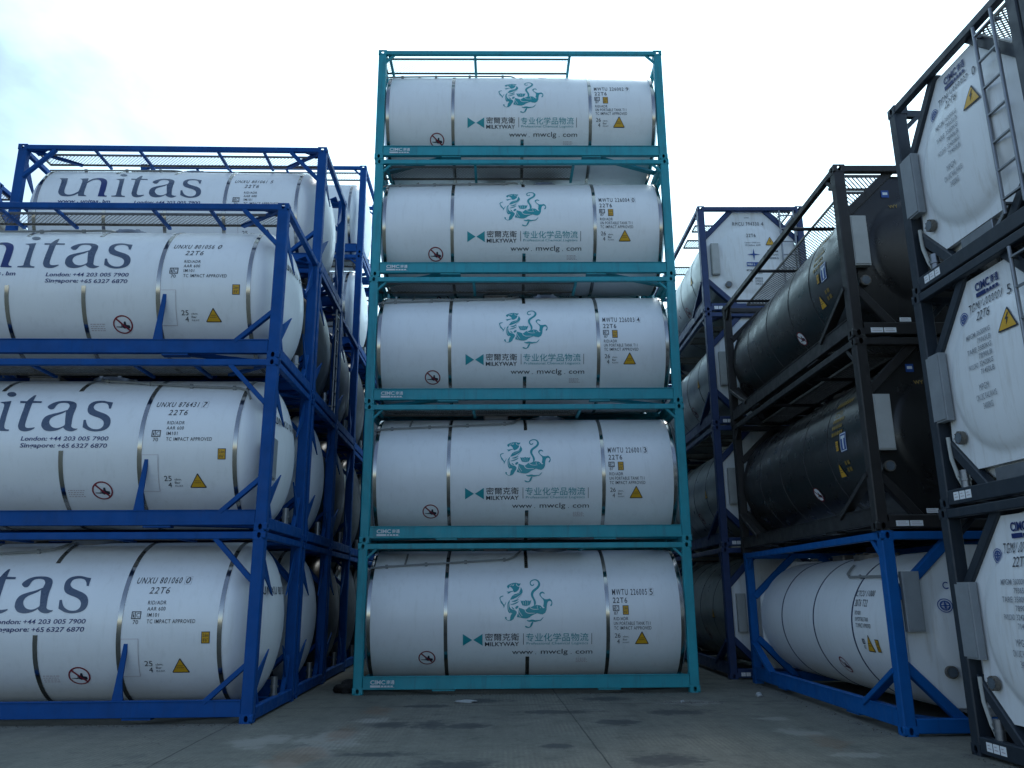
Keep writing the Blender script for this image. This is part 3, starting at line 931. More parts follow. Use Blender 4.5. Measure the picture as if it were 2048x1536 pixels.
# teal-framed kind -----------------------------------------------------------
def teal_side():
    S = []
    d = Decal(SIDE)
    for pl in EMB['polys']:
        d.poly(pl, 0)
    for rb in EMB['rib']:
        d.ribbon(rb, 0, 0.0006)
    for rb in EMB['white']:
        d.ribbon(rb, 1, 0.0025)
    S.append(Part('beast_emblem', d.mesh('beast_emblem', [M['ink_teal'], M['film']])))
    d = Decal(SIDE)
    d.poly([(-1.122, -0.312), (-1.122, -0.528), (-0.957, -0.42)])
    d.poly([(-0.772, -0.312), (-0.772, -0.528), (-0.937, -0.42)])
    S.append(Part('bow_tie_logo', d.mesh('bow_tie_logo', M['ink_teal'])))
    d = Decal(SIDE)
    d.text('密爾克衛', -0.73, -0.123, -0.436, -0.304, 0, bold=0.004)
    d.text('MILKYWAY', -0.73, -0.125, -0.541, -0.462, 0, bold=0.012)
    S.append(Part('company_lettering', d.mesh('company_lettering', M['ink'])))
    d = Decal(SIDE)
    d.rect(-0.050, -0.041, -0.515, -0.308)
    S.append(Part('divider_bar', d.mesh('divider_bar', M['ink'])))
    d = Decal(SIDE)
    d.rect(1.165, 1.174, -0.515, -0.312)
    S.append(Part('divider_bar', d.mesh('divider_bar', M['ink'])))
    d = Decal(SIDE)
    d.text('www', -0.25, 0.125, -0.705, -0.640)
    d.rect(0.168, 0.18, -0.708, -0.694)
    d.text('mwclg', 0.265, 0.745, -0.735, -0.603)
    d.rect(0.80, 0.812, -0.708, -0.694)
    d.text('com', 0.885, 1.185, -0.705, -0.640)
    S.append(Part('web_lettering', d.mesh('web_lettering', M['ink'])))
    d = Decal(SIDE)
    d.text('专业化学品物流', -0.003, 1.11, -0.455, -0.306)
    d.text('Professional Chemical Logistics', 0.01, 1.104, -0.530, -0.468, bold=-0.004)
    S.append(Part('slogan_lettering', d.mesh('slogan_lettering', M['ink_teal'])))
    d = Decal(SIDE)
    d.text('22T6', 1.565, 1.822, 0.205, 0.302, bold=0.006, sp=1.18)
    S.append(Part('code_lettering', d.mesh('code_lettering', M['ink'])))
    d = Decal(SIDE)
    ic_box(d, 1.556, 1.670, 0.066, 0.164, '87', 1.575, 1.645, 0.002, 0.055)
    S.append(Part('class_mark', d.mesh('class_mark', M['ink'])))
    d = Decal(SIDE)
    d.text('RID/ADR', 1.567, 1.824, -0.094, -0.036, bold=0.004, sp=1.12)
    d.text('UN PORTABLE TANK T11', 1.566, 2.219, -0.175, -0.117, bold=0.004, sp=1.12)
    d.text('TC IMPACT APPROVED', 1.569, 2.234, -0.256, -0.198, bold=0.004, sp=1.12)
    S.append(Part('approval_lettering', d.mesh('approval_lettering', M['ink'])))
    d = Decal(SIDE)
    d.text('26', 1.578, 1.681, -0.400, -0.320)
    d.text('4', 1.622, 1.668, -0.506, -0.426)
    d.text('cbm.', 1.725, 1.83, -0.395, -0.362)
    d.text('Bar', 1.725, 1.805, -0.450, -0.414)
    d.text('M.A.W.P.', 1.725, 1.845, -0.502, -0.474)
    S.append(Part('data_lettering', d.mesh('data_lettering', M['ink'])))
    S.append(Part('height_sign', height_sign(SIDE, 1.733, 1.840, 0.002, 0.163)))
    S.append(Part('warning_triangle', warn_triangle(SIDE, (2.064, -0.400), 0.128, 0.242)))
    S.append(Part('forklift_sign', forklift_sign(SIDE, (-1.768, -0.775), 0.152)))
    S.append(Part('notice_lettering', small_print(SIDE, 0.895, 1.10, -0.90, -0.79, 4)))
    return S


def number_part(txt, chk, s0, s1, c0, c1, v0, v1, shear=0.0, surf=None, mat=None, boxed=True, bold=0.005):
    d = Decal(surf or SIDE)
    d.text(txt, s0, s1, v0, v1, bold=bold, shear=shear, sp=1.25)
    d.text(chk, c0, c1, v0, v1, bold=bold, shear=shear)
    if boxed:
        d.frame(c0 - 0.018, c1 + 0.018, v0 - 0.014, v1 + 0.014, 0.002)
    return Part('number_lettering', d.mesh('number_lettering', mat or M['ink']))


def maker_plate(d, s0, s1, v0, v1):
    h = v1 - v0
    w = s1 - s0
    d.text('CIMC', s0, s0 + w * 0.62, v0 + h * 0.42, v1, bold=0.03)
    d.text('南通', s0 + w * 0.67, s1, v0 + h * 0.42, v1, bold=0.02)
    d.rect(s0, s0 + w * 0.42, v0, v0 + h * 0.30)
    for k in range(4):
        a = s0 + w * (0.45 + 0.13 * k)
        d.rect(a, a + w * 0.10, v0 + h * 0.06, v0 + h * 0.26)
    d.rect(s0 + w * 0.42, s1, v0, v0 + h * 0.04)


def teal_kind(frame_mat):
    P = frame_parts(frame_mat, end_style='slim')
    R, zc = 1.19, 1.31
    T = Part('tank', tank_mesh(R, zc, 2.80, 0.19, M['white']))
    for x in (-2.80, -1.43, 1.462, 2.80):
        T.subs.append(Part('steel_band', band_mesh(x, 0.064, R, zc, M['steel'])))
    T.subs.append(Part('steel_band', band_mesh(0.024, 0.064, R, zc, M['steel'], 0.92 / R, 2 * PI - 0.757 / R)))
    T.subs.append(Part('manlid', manlid_mesh(0.5, zc + R, M['alu'])))
    T.subs.append(Part('valve_box', valve_box_mesh(-0.55, zc + R, M['galv'])))
    T.subs.append(Part('vent_pipe', side_pipe(SIDE, [(-2.95, 0.80), (-2.82, 0.915), (-2.5, 0.955), (-1.4, 1.04), (-0.32, 1.135), (-0.2, 1.22), (-0.10, 1.42), (-0.06, 1.6)], M['pipe'],
                                            clips=((-2.55, 0.95), (-1.83, 1.005), (-1.1, 1.065), (-0.38, 1.13)), tee=(-2.22, 0.975, 1.35))))
    T.subs += teal_side()
    P.append(T)
    wk = Part('walkway', mesh_walkway(-2.93, 1.05, -1.0, -0.50, 2.525, M['galv']))
    for x in (-2.80, -0.97, 1.06):
        wk.subs.append(Part('walkway_bracket', bracket_mesh(x, -1.135, -0.42, 2.495, frame_mat)))
    P.append(wk)
    d = Decal(Surf('rail', x=-(HW - IN), e=0.003))
    maker_plate(d, -2.72, -2.30, 0.125, 0.245)
    P.append(Part('maker_lettering', d.mesh('maker_lettering', M['ink_pale'])))
    return P


# blue-framed kind -----------------------------------------------------------
def blue_lettering():
    S = []
    d = Decal(SIDE)
    d.poly(smooth_loop(LET['u']))
    d.poly(smooth_loop(LET['arch']))
    d.poly(smooth_loop(LET['i']))
    d.poly(smooth_loop(LET['dot']))
    d.poly(smooth_loop(LET['t']))
    d.poly(smooth_loop(LET['a']), holes=(smooth_loop(LET['ah']),))
    d.poly(smooth_loop(LET['s']))
    d.poly(smooth_loop(LET['leg']), 1, 0.0015)
    S.append(Part('company_lettering', d.mesh('company_lettering', [M['ink_grey'], M['ink_blue']])))
    d = Decal(SIDE)
    d.text('www', -2.12, -1.78, 0.026, 0.072, bold=0.02, shear=0.1)
    d.rect(-1.745, -1.725, 0.026, 0.044)
    d.text('unitas', -1.68, -1.34, 0.026, 0.092, bold=0.02, shear=0.1)
    d.rect(-1.315, -1.297, 0.026, 0.044)
    d.text('bm', -1.262, -1.115, 0.026, 0.095, bold=0.02, shear=0.1)
    S.append(Part('web_lettering', d.mesh('web_lettering', M['ink_blue'])))
    d = Decal(SIDE)
    d.text('London:', -0.650, -0.268, 0.014, 0.078, bold=0.018, shear=0.12)
    d.text('+44', -0.235, -0.068, 0.014, 0.078, bold=0.01, shear=0.12)
    d.text('203 005 7900', -0.034, 0.620, 0.014, 0.078, bold=0.01, shear=0.12)
    d.text('Singapore:', -0.650, -0.140, -0.108, -0.022, bold=0.018, shear=0.12)
    d.text('+65', -0.110, 0.062, -0.093, -0.028, bold=0.01, shear=0.12)
    d.text('6327 6870', 0.095, 0.612, -0.093, -0.028, bold=0.01, shear=0.12)
    S.append(Part('phone_lettering', d.mesh('phone_lettering', M['ink_blue'])))
    d = Decal(SIDE)
    d.text('22T6', 1.425, 1.708, 0.421, 0.518, shear=0.18, sp=1.15)
    S.append(Part('code_lettering', d.mesh('code_lettering', M['ink'])))
    d = Decal(SIDE)
    d.text('RID/ADR', 1.443, 1.699, 0.266, 0.320, bold=0.004, sp=1.12)
    d.text('AAR 600', 1.447, 1.700, 0.182, 0.234, bold=0.004, sp=1.12)
    d.text('IM101', 1.458, 1.62, 0.098, 0.150, bold=0.004, sp=1.12)
    d.text('TC IMPACT APPROVED', 1.462, 2.134, 0.010, 0.064, bold=0.004, sp=1.12)
    S.append(Part('approval_lettering', d.mesh('approval_lettering', M['ink'])))
    d = Decal(SIDE)
    ic_box(d, 1.241, 1.373, 0.070, 0.174, '70', 1.27, 1.345, 0.002, 0.056)
    S.append(Part('class_mark', d.mesh('class_mark', M['ink'])))
    d = Decal(SIDE)
    d.text('25', 1.443, 1.552, -0.590, -0.510)
    d.text('4', 1.495, 1.548, -0.690, -0.612)
    d.text('cbm.', 1.595, 1.70, -0.580, -0.548)
    d.text('Bar', 1.595, 1.675, -0.632, -0.598)
    d.text('M.A.W.P.', 1.595, 1.715, -0.683, -0.655)
    S.append(Part('capacity_lettering', d.mesh('capacity_lettering', M['ink'])))
    S.append(Part('height_sign', height_sign(SIDE, 2.232, 2.350, -0.266, -0.104)))
    S.append(Part('warning_triangle', warn_triangle(SIDE, (1.935, -0.582), 0.128, 0.236)))
    S.append(Part('forklift_sign', forklift_sign(SIDE, (0.522, -0.742), 0.152)))
    S.append(Part('notice_lettering', small_print(SIDE, 0.02, 0.26, -0.86, -0.72, 4)))
    return S


def weld_pad(s0, s1, v0, v1):
    d = Decal(SIDE)
    d.rect(s0, s1, v0, v1, 0, 0.003)
    w = 0.006
    for a in ((s0 - w, s1 + w, v1, v1 + w), (s0 - w, s1 + w, v0 - w, v0), (s0 - w, s0, v0, v1), (s1, s1 + w, v0, v1)):
        d.rect(*a, 1, 0.002)
    return d.mesh('weld_pad', [M['film'], M['ink_faint']])


BLUE_FRAME = None


def blue_kind(lettered=True, pipe=None, ladder=False, docbox=False, slim=False, tank='white', gusset=True):
    global BLUE_FRAME
    R, zc = 1.19, 1.31
    if slim:
        P = frame_parts(M['blue'], end_style='slim')
        T = Part('tank', tank_mesh(R, zc, 2.62, 0.38, M[tank]))
        bx = (-2.60, -1.3, 0.0, 1.3, 2.60)
    else:
        if BLUE_FRAME is None:
            BLUE_FRAME = frame_parts(M['blue'], end_style='gusset', side='blue', wp=0.17, trh=0.10)
        P = [q for q in BLUE_FRAME if gusset or q.name != 'saddle_gusset']
        T = Part('tank', tank_mesh(R, zc, 2.50, 0.50, M[tank]))
        bx = (-2.55, 1.09, 2.48)
    for x in bx:
        T.subs.append(Part('steel_band', band_mesh(x, 0.062, R, zc, M['steel'])))
    if not slim:
        for x in (-1.22, -0.05):
            T.subs.append(Part('steel_band', band_mesh(x, 0.062, R, zc, M['steel'], 0.945 / R, 2 * PI - 0.135 / R)))
        if tank == 'white':
            T.subs.append(Part('weld_pad', weld_pad(1.13, 1.36, -0.75, -0.20)))
    T.subs.append(Part('manlid', manlid_mesh(0.1, zc + R, M['alu'])))
    T.subs.append(Part('valve_box', valve_box_mesh(-1.0, zc + R, M['galv'])))
    if lettered:
        T.subs += blue_lettering()
    if pipe == 'right':
        T.subs.append(Part('vent_pipe', side_pipe(SIDE, [(2.60, 0.72), (2.50, 0.93), (2.35, 1.005), (1.646, 1.06), (0.886, 1.17), (0.155, 1.32), (0.04, 1.45), (0.0, 1.7)], M['pipe'],
                                                clips=((2.28, 1.01), (1.6, 1.065), (0.9, 1.165), (0.2, 1.31)))))
    elif pipe == 'left':
        T.subs.append(Part('vent_pipe', side_pipe(SIDE, [(-2.6, 1.06), (-1.2, 1.13), (-0.45, 1.20), (-0.25, 1.27), (-0.12, 1.45), (-0.1, 1.6)], M['pipe'],
                                                clips=((-1.9, 1.09), (-1.1, 1.135), (-0.45, 1.2)))))
    P.append(T)
    wk = Part('walkway', mesh_walkway(-2.75, 2.88, -0.92, -0.52, 2.525, M['galv']))
    for x in (-1.55, -0.68, 0.86, 1.77):
        wk.subs.append(Part('walkway_bracket', bracket_mesh(x, -1.135, -0.44, 2.498, M['blue'])))
    P.append(wk)
    if ladder:
        P.append(Part('ladder', ladder_mesh(2.99, 0.76, 1.03, 0.2, 2.45, 8, M['alu'])))
    if docbox:
        P.append(Part('document_box', doc_box_mesh(-1.06, -0.80, 0.78, 1.40, 3.0, M['box_grey'])))
    mb = MB()
    mb.tube([(2.93, 0.25, 0.20), (2.93, 0.25, 0.47)], 0.05, 14)
    mb.tube([(2.93, 0.25, 0.31), (2.93, 0.25, 0.34)], 0.065, 14)
    mb.tube([(2.93, 0.25, 0.19), (2.93, 0.25, 0.22)], 0.065, 14)
    P.append(Part('outlet_valve', mb.mesh('outlet_valve', M['alu'])))
    return P


HEAD = Surf('head', R=1.19, zc=1.31, cx=2.50, depth=0.50, e=0.006)


def head_number(txt):
    d = Decal(HEAD)
    d.text(txt, -0.62, 0.55, 1.70, 1.82, bold=0.006, sp=1.18)
    return Part('head_lettering', d.mesh('head_lettering', M['ink']))


# end-on kinds ---------------------------------------------------------------
def stripe_text(d, rows, s0, s1, v1, dv, h, mi=0):
    for i, t in enumerate(rows):
        if t:
            d.text(t, s0, s1, v1 - i * dv - h, v1 - i * dv, mi, bold=0.004)


def globe_badge(d, c, r, mi=0):
    d.ring(c, r * 0.88, r, mi)
    d.ring(c, r * 0.55, r * 0.72, mi)
    d.rect(c[0] - r * 0.55, c[0] + r * 0.55, c[1] - r * 0.07, c[1] + r * 0.07, mi)
    d.rect(c[0] - r * 0.07, c[0] + r * 0.07, c[1] - r * 0.55, c[1] + r * 0.55, mi)
    for k in (-1, 1):
        d.ring((c[0] + k * r * 0.2, c[1]), r * 0.34, r * 0.42, mi)


def label_strip(y0, y1, z0, z1, n=3, x=HL - IN, mat=None):
    d = Decal(Surf('end', x=x, e=0.003))
    w = (y1 - y0) / n
    for k in range(n):
        a, b = y0 + w * k + 0.006, y0 + w * (k + 1) - 0.006
        d.rect(a, b, z0, z1, 0)
        for r in range(2):
            d.rect(a + 0.02, b - 0.02 - 0.02 * r, z0 + (z1 - z0) * (0.3 + 0.35 * r), z0 + (z1 - z0) * (0.40 + 0.35 * r), 1, 0.002)
    return Part('label_strip', d.mesh('label_strip', [M['film'], M['ink_faint']]))


def port_part(y, z, r=0.075, x=2.93):
    mb = MB()
    mb.tube([(x, y, z), (x + 0.05, y, z)], r, 24)
    mb.tube([(x + 0.05, y, z), (x + 0.056, y, z)], r * 0.78, 20, 1)
    for k in range(8):
        a = k * PI / 4
        mb.tube([(x + 0.05, y + r * 0.9 * math.cos(a), z + r * 0.9 * math.sin(a)), (x + 0.062, y + r * 0.9 * math.cos(a), z + r * 0.9 * math.sin(a))], r * 0.09, 6)
    return Part('gauge_port', mb.mesh('gauge_port', [M['galv'], M['glass']]))


def plate_octagon(top=2.44, bot=0.38):
    return [(-0.33, top), (0.34, top), (0.97, 1.80), (1.0, 0.76), (0.61, bot), (-0.62, bot), (-1.0, 0.76), (-0.92, 1.78)]


def lower_fittings(mat):
    mb = MB()
    pts = [(2.96, -1.0, 0.80), (2.965, -0.98, 0.55), (2.955, -0.92, 0.34), (2.95, -0.86, 0.22), (2.95, -0.80, 0.20)]
    mb.tube(pts, 0.022, 8)
    hose = mb.mesh('drain_hose', M['hose'])
    mb = MB()
    mb.tube([(2.94, -0.82, 0.20), (2.94, -0.82, 0.40)], 0.05, 12)
    mb.tube([(2.94, -0.82, 0.28), (2.94, -0.82, 0.30)], 0.062, 12)
    mb.box(2.84, 2.95, -0.30, 0.25, 0.205, 0.34)
    mb.beam((2.9, 0.3, 0.22), (2.92, 0.55, 0.36), 0.10, 0.05)
    return [Part('drain_hose', hose), Part('drain_valve', mb.mesh('drain_valve', M['alu']))]


_frames = {}


def endon_kind(key, frame_mat, tank_mat, plate_mat, R=1.17, zc=1.31, H=2.591, bands=(), band_mat=None, band_w=0.012, plate=None, bulge_r=0.80, bulge=0.11,
               ladder=True, lad=(0.56, 0.86), box=None, strip=None, walk=(), brackets=(), port=(-0.74, 0.60), bulge_zc=1.31, fittings=False):
    P = list(_frames.setdefault(key, frame_parts(frame_mat, H=H, end_style='octagon', side='box', plate=plate or plate_octagon(), br=(0.085, 0.29), wp=0.16)))
    T = Part('tank', tank_mesh(R, zc, 2.78, 0.09, tank_mat))
    for x in bands:
        T.subs.append(Part('seam_band', band_mesh(x, band_w, R, zc, band_mat or M['seam'], name='seam_band', th=0.006)))
    zt = zc + R
    T.subs.append(Part('manlid', manlid_mesh(0.2, zt, M['galv'])))
    T.subs.append(Part('valve_box', valve_box_mesh(-0.9, zt, M['galv'])))
    P.append(T)
    E = Part('end_plate', end_plate_mesh(plate or plate_octagon(), 2.91, bulge_zc, bulge_r, bulge, plate_mat))
    if port:
        E.subs.append(port_part(*port))
    P.append(E)
    mb = MB()
    back = [(-2.91, y, z) for y, z in (plate or plate_octagon())]
    mb.face(back)
    b2 = [(-2.86, y, z) for _, y, z in back]
    mb.face(b2[::-1])
    mb.grid([back, b2], 0, False, True)
    P.append(Part('back_plate', mb.mesh('back_plate', plate_mat)))
    for x0, x1, y0, y1 in walk:
        P.append(Part('walkway', mesh_walkway(x0, x1, y0, y1, H - 0.066, M['galv'])))
    for x in brackets:
        P.append(Part('walkway_bracket', bracket_mesh(x, -1.135, 0.10, H - 0.094, frame_mat)))
    if ladder:
        P.append(Part('ladder', ladder_mesh(3.022, *lad, 0.24, H - 0.12, 7, M['alu'])))
    if box:
        P.append(Part('document_box', doc_box_mesh(*box[:4], 3.02, box[4])))
    if strip:
        P.append(label_strip(*strip))
    if fittings:
        P += lower_fittings(None)
    return P

# ------------------------------------------------------------------ ground


def ground_material():
    def noise(*a, **k):
        return globals()['noise'](*a, vary=False, **k)
    m, t, b = new_mat('yard_concrete')
    tcn = t.nodes.new('ShaderNodeTexCoord')
    pos = tcn.outputs['Object']
    sp = t.nodes.new('ShaderNodeSeparateXYZ')
    t.links.new(pos, sp.inputs[0])
    X, Y = sp.outputs[0], sp.outputs[1]
    n1 = noise(t, 0.55, 8, 0.62)
    n2 = noise(t, 9.0, 6, 0.6)
    n3 = noise(t, 2.4, 6, 0.6)
    n4 = noise(t, 60.0, 3, 0.6)
    base = ramp(t, n1, [(0.30, (0.120, 0.122, 0.104)), (0.52, (0.166, 0.162, 0.134)), (0.72, (0.205, 0.195, 0.155))])

    def blend(a, col, fac):
        mx = t.nodes.new('ShaderNodeMix')
        mx.data_type = 'RGBA'
        t.links.new(fac, mx.inputs['Factor'])
        if isinstance(a, tuple):
            mx.inputs['A'].default_value = (*a, 1)
        else:
            t.links.new(a, mx.inputs['A'])
        if isinstance(col, tuple):
            mx.inputs['B'].default_value = (*col, 1)
        else:
            t.links.new(col, mx.inputs['B'])
        return mx.outputs['Result']

    def mult(a, fac, lo, hi):
        mx = t.nodes.new('ShaderNodeMix')
        mx.data_type = 'RGBA'
        mx.blend_type = 'MULTIPLY'
        mx.inputs['Factor'].default_value = 1
        t.links.new(a, mx.inputs['A'])
        t.links.new(ramp(t, fac, [(0.3, (lo,) * 3), (0.7, (hi,) * 3)]), mx.inputs['B'])
        return mx.outputs['Result']
    base = mult(base, n2, 0.86, 1.12)
    base = mult(base, n4, 0.80, 1.18)
    base = mult(base, noise(t, 26.0, 4, 0.7), 0.84, 1.14)
    base = mult(base, noise(t, 1.0, 5, 0.6, (3.2, 0.22, 1)), 0.86, 1.10)
    base = blend(base, (0.30, 0.29, 0.26), math_node(t, 'MULTIPLY', ramp(t, noise(t, 95.0, 2, 0.5), [(0.70, (0, 0, 0)), (0.76, (1, 1, 1))]), 0.5))
    vo = t.nodes.new('ShaderNodeTexVoronoi')
    vo.feature = 'DISTANCE_TO_EDGE'
    vo.inputs['Scale'].default_value = 0.33
    wv2 = t.nodes.new('ShaderNodeVectorMath')
    wv2.operation = 'ADD'
    nv = t.nodes.new('ShaderNodeTexNoise')
    nv.inputs['Scale'].default_value = 1.3
    nv.inputs['Detail'].default_value = 6
    t.links.new(pos, nv.inputs['Vector'])
    t.links.new(pos, wv2.inputs[0])
    t.links.new(nv.outputs['Color'], wv2.inputs[1])
    t.links.new(wv2.outputs[0], vo.inputs['Vector'])
    ck = ramp(t, vo.outputs['Distance'], [(0.0, (1, 1, 1)), (0.0022, (0, 0, 0))])
    base = blend(base, (0.035, 0.036, 0.034), math_node(t, 'MULTIPLY', math_node(t, 'MULTIPLY', ck, ramp(t, n1, [(0.5, (0, 0, 0)), (0.6, (1, 1, 1))])), 0.7))
    base = blend(base, (0.055, 0.062, 0.066), math_node(t, 'MULTIPLY', ramp(t, n3, [(0.56, (0, 0, 0)), (0.74, (1, 1, 1))]), 0.55))
    # wobbling coordinates for the edges of stains
    wob = math_node(t, 'MULTIPLY', math_node(t, 'SUBTRACT', n3, 0.5), 2.6)
    wob2 = math_node(t, 'MULTIPLY', math_node(t, 'SUBTRACT', n2, 0.5), 1.6)
    wob = math_node(t, 'ADD', wob, wob2)

    def blob(cx, cy, rx, ry, soft=0.5):
        dx = math_node(t, 'DIVIDE', math_node(t, 'SUBTRACT', X, cx), rx)
        dy = math_node(t, 'DIVIDE', math_node(t, 'SUBTRACT', Y, cy), ry)
        d = math_node(t, 'SQRT', math_node(t, 'ADD', math_node(t, 'MULTIPLY', dx, dx), math_node(t, 'MULTIPLY', dy, dy)))
        d = math_node(t, 'ADD', d, wob)
        r = t.nodes.new('ShaderNodeMapRange')
        r.interpolation_type = 'SMOOTHSTEP'
        r.inputs['From Min'].default_value = 1.0 + soft * 0.4
        r.inputs['From Max'].default_value = 1.0 - soft
        t.links.new(d, r.inputs['Value'])
        return r.outputs[0]

    def union(lst):
        o = blob(*lst[0])
        for q in lst[1:]:
            o = math_node(t, 'MAXIMUM', o, blob(*q))
        return o
    dark = union([(-1.40, -3.30, .26, .40), (-0.85, -3.42, .34, .22), (-0.76, -0.86, .42, .30), (1.24, -0.76, .48, .30), (1.13, -3.25, .30, .28),
                  (-0.95, -6.05, .50, .42), (1.32, -5.75, .42, .34), (-1.80, -5.3, .50, .16), (-1.95, -3.3, .30, .3), (-1.6, -1.45, .40, .18),
                  (2.1, -2.3, .5, .3), (0.2, -4.9, .22, .16), (-3.0, -7.0, .6, .3), (0.35, -2.2, .7, .22)])
    base = blend(base, (0.026, 0.031, 0.037), math_node(t, 'MULTIPLY', dark, 0.72))
    pale = union([(-2.55, -4.5, .42, .9), (-3.35, -4.45, .35, .5), (3.42, -5.6, .28, .16, .3), (3.27, -3.04, .25, .2, .3), (3.3, -4.15, .3, .25), (-2.2, -2.8, .3, .25),
                  (2.55, -1.3, .5, .35), (-2.75, -6.3, .5, .6)])
    base = blend(base, (0.29, 0.28, 0.25), math_node(t, 'MULTIPLY', pale, 0.62))
    rust = union([(-2.66, -5.4, .28, .8), (-2.45, -3.9, .18, .6), (3.35, -4.9, .22, .5), (-2.3, -1.9, .22, .5)])
    base = blend(base, (0.17, 0.085, 0.04), math_node(t, 'MULTIPLY', rust, 0.40))
    # slab joints
    wj = math_node(t, 'MULTIPLY', math_node(t, 'SUBTRACT', n3, 0.5), 0.03)
    jx = math_node(t, 'ADD', math_node(t, 'ADD', math_node(t, 'SUBTRACT', X, 0.495), math_node(t, 'MULTIPLY', Y, 0.027)), wj)
    jx = math_node(t, 'ABSOLUTE', math_node(t, 'SUBTRACT', math_node(t, 'FLOORED_MODULO', math_node(t, 'ADD', jx, 2.35), 4.7), 2.35))
    jy = math_node(t, 'ADD', math_node(t, 'SUBTRACT', Y, math_node(t, 'SUBTRACT', math_node(t, 'MULTIPLY', X, 0.045), 1.40)), math_node(t, 'MULTIPLY', wj, 1.5))
    jy = math_node(t, 'ABSOLUTE', math_node(t, 'SUBTRACT', math_node(t, 'FLOORED_MODULO', math_node(t, 'ADD', jy, 3.0), 6.0), 3.0))
    jd = math_node(t, 'MINIMUM', jx, math_node(t, 'MULTIPLY', jy, 0.55))
    jr = t.nodes.new('ShaderNodeMapRange')
    jr.inputs['From Min'].default_value = 0.013
    jr.inputs['From Max'].default_value = 0.004
    t.links.new(jd, jr.inputs['Value'])
    base = blend(base, (0.030, 0.032, 0.032), math_node(t, 'MULTIPLY', jr.outputs[0], 0.8))
    # broomed grooves
    wv = t.nodes.new('ShaderNodeTexWave')
    wv.inputs['Scale'].default_value = 5.5
    wv.inputs['Distortion'].default_value = 1.2
    wv.inputs['Detail'].default_value = 3
    t.links.new(pos, wv.inputs['Vector'])
    grv = math_node(t, 'MULTIPLY', wv.outputs['Fac'], ramp(t, n1, [(0.42, (0, 0, 0)), (0.6, (1, 1, 1))]))
    base = blend(base, (0.06, 0.063, 0.062), math_node(t, 'MULTIPLY', grv, 0.30))
    t.links.new(base, b.inputs['Base Color'])
    rg = ramp(t, n3, [(0.3, (0.62,) * 3), (0.7, (0.88,) * 3)])
    t.links.new(rg, b.inputs['Roughness'])
    b.inputs['Specular IOR Level'].default_value = 0.35
    bp = t.nodes.new('ShaderNodeBump')
    bp.inputs['Strength'].default_value = 0.5
    bp.inputs['Distance'].default_value = 0.006
    hh = math_node(t, 'ADD', math_node(t, 'MULTIPLY', n4, 0.5), math_node(t, 'MULTIPLY', grv, 0.4))
    hh = math_node(t, 'SUBTRACT', hh, math_node(t, 'MULTIPLY', jr.outputs[0], 1.5))
    t.links.new(hh, bp.inputs['Height'])
    t.links.new(bp.outputs[0], b.inputs['Normal'])
    return m


mb = MB()
mb.face([(-900, -900, 0), (900, -900, 0), (900, 900, 0), (-900, 900, 0)])
g = bpy.data.objects.new('ground', mb.mesh('ground', ground_material()))
COL.objects.link(g)
g['kind'] = 'structure'
g['label'] = 'stained grey concrete container yard with slab joints'
g['category'] = 'ground'

# ------------------------------------------------------------------ placing the stacks
H = 2.591


JIT = random.Random(21)


def at(corner, rz, z):
    c, s = math.cos(rz), math.sin(rz)
    return (corner[0] - (HL * c + HW * s) + JIT.uniform(-0.008, 0.008), corner[1] - (HL * s - HW * c) + JIT.uniform(-0.008, 0.008), z)


# centre stack: five teal-framed containers
GC = 'teal framed tank containers stacked in the centre'
TK = teal_kind(M['teal'])
names = [('MWTU 226005', '5', 'lowest white tank in teal frame of the five-high centre stack, on the concrete'),
         ('MWTU 226001', '3', 'white tank in teal frame numbered 226001 3, second from the ground at centre'),
         ('MWTU 226003', '4', 'white tank in teal frame numbered 226003 4, middle of the five-high centre stack'),
         ('MWTU 226004', '0', 'white tank in teal frame numbered 226004 0, fourth up, just under the topmost teal one'),
         ('MWTU 226002', '9', 'topmost white tank in teal frame of the centre stack, against the sky')]
for k, (a, c, lab) in enumerate(names):
    num = number_part(a, c, 1.561, 2.19, 2.238, 2.294, 0.345, 0.458)
    container(TK, at((3.029 + (-0.006, 0.004, 0.0, 0.006, -0.004)[k], (0, .006, -.004, .004, 0)[k]), 0.0, k * H), 0.0, lab, GC, tank_extra=[num])

# left rows: blue frames, the ends make one side of the aisle
GL = 'blue framed tank containers stacked in rows on the left'
KB_right, KB_left, KB_plain, KB_lad = blue_kind(pipe='right', docbox=True), blue_kind(pipe='left'), blue_kind(), blue_kind(pipe='left', ladder=True)
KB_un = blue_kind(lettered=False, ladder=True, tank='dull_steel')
KB_slim = blue_kind(lettered=False, slim=True)
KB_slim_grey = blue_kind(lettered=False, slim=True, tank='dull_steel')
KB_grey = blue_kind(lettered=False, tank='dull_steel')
KB_top = blue_kind(pipe='left', gusset=False)
YA = 0.0178
rowA = [(KB_left, 'UNXU 801060', '0', 'bottom white tank in blue frame of the nearest left stack, on concrete'),
        (KB_right, 'UNXU 876431', '7', 'white tank in blue frame numbered 876431 7, middle of the nearest left stack'),
        (KB_left, 'UNXU 801056', '0', 'white tank in blue frame numbered 801056 0, topmost of the nearest left stack')]
for k, (kd, a, c, lab) in enumerate(rowA):
    num = number_part(a, c, 1.212, 1.845, 1.905, 1.965, 0.573, 0.674, 0.18, boxed=k < 2)
    container(kd, at((-3.831 + (0.0, 0.0, 0.0)[k], -3.075), YA, k * H), YA, lab, GL, tank_extra=[num, head_number(a)])
rowB = [(KB_plain, 'bottom tank of the second left stack, only its domed end showing'),
        (KB_plain, 'tank second from the ground in the second left stack, domed end showing'),
        (KB_un, 'blue framed tank third up in the second left stack, with a ladder on its end'),
        (KB_top, 'white tank in blue frame numbered 801061 5, topmost of the second left stack')]
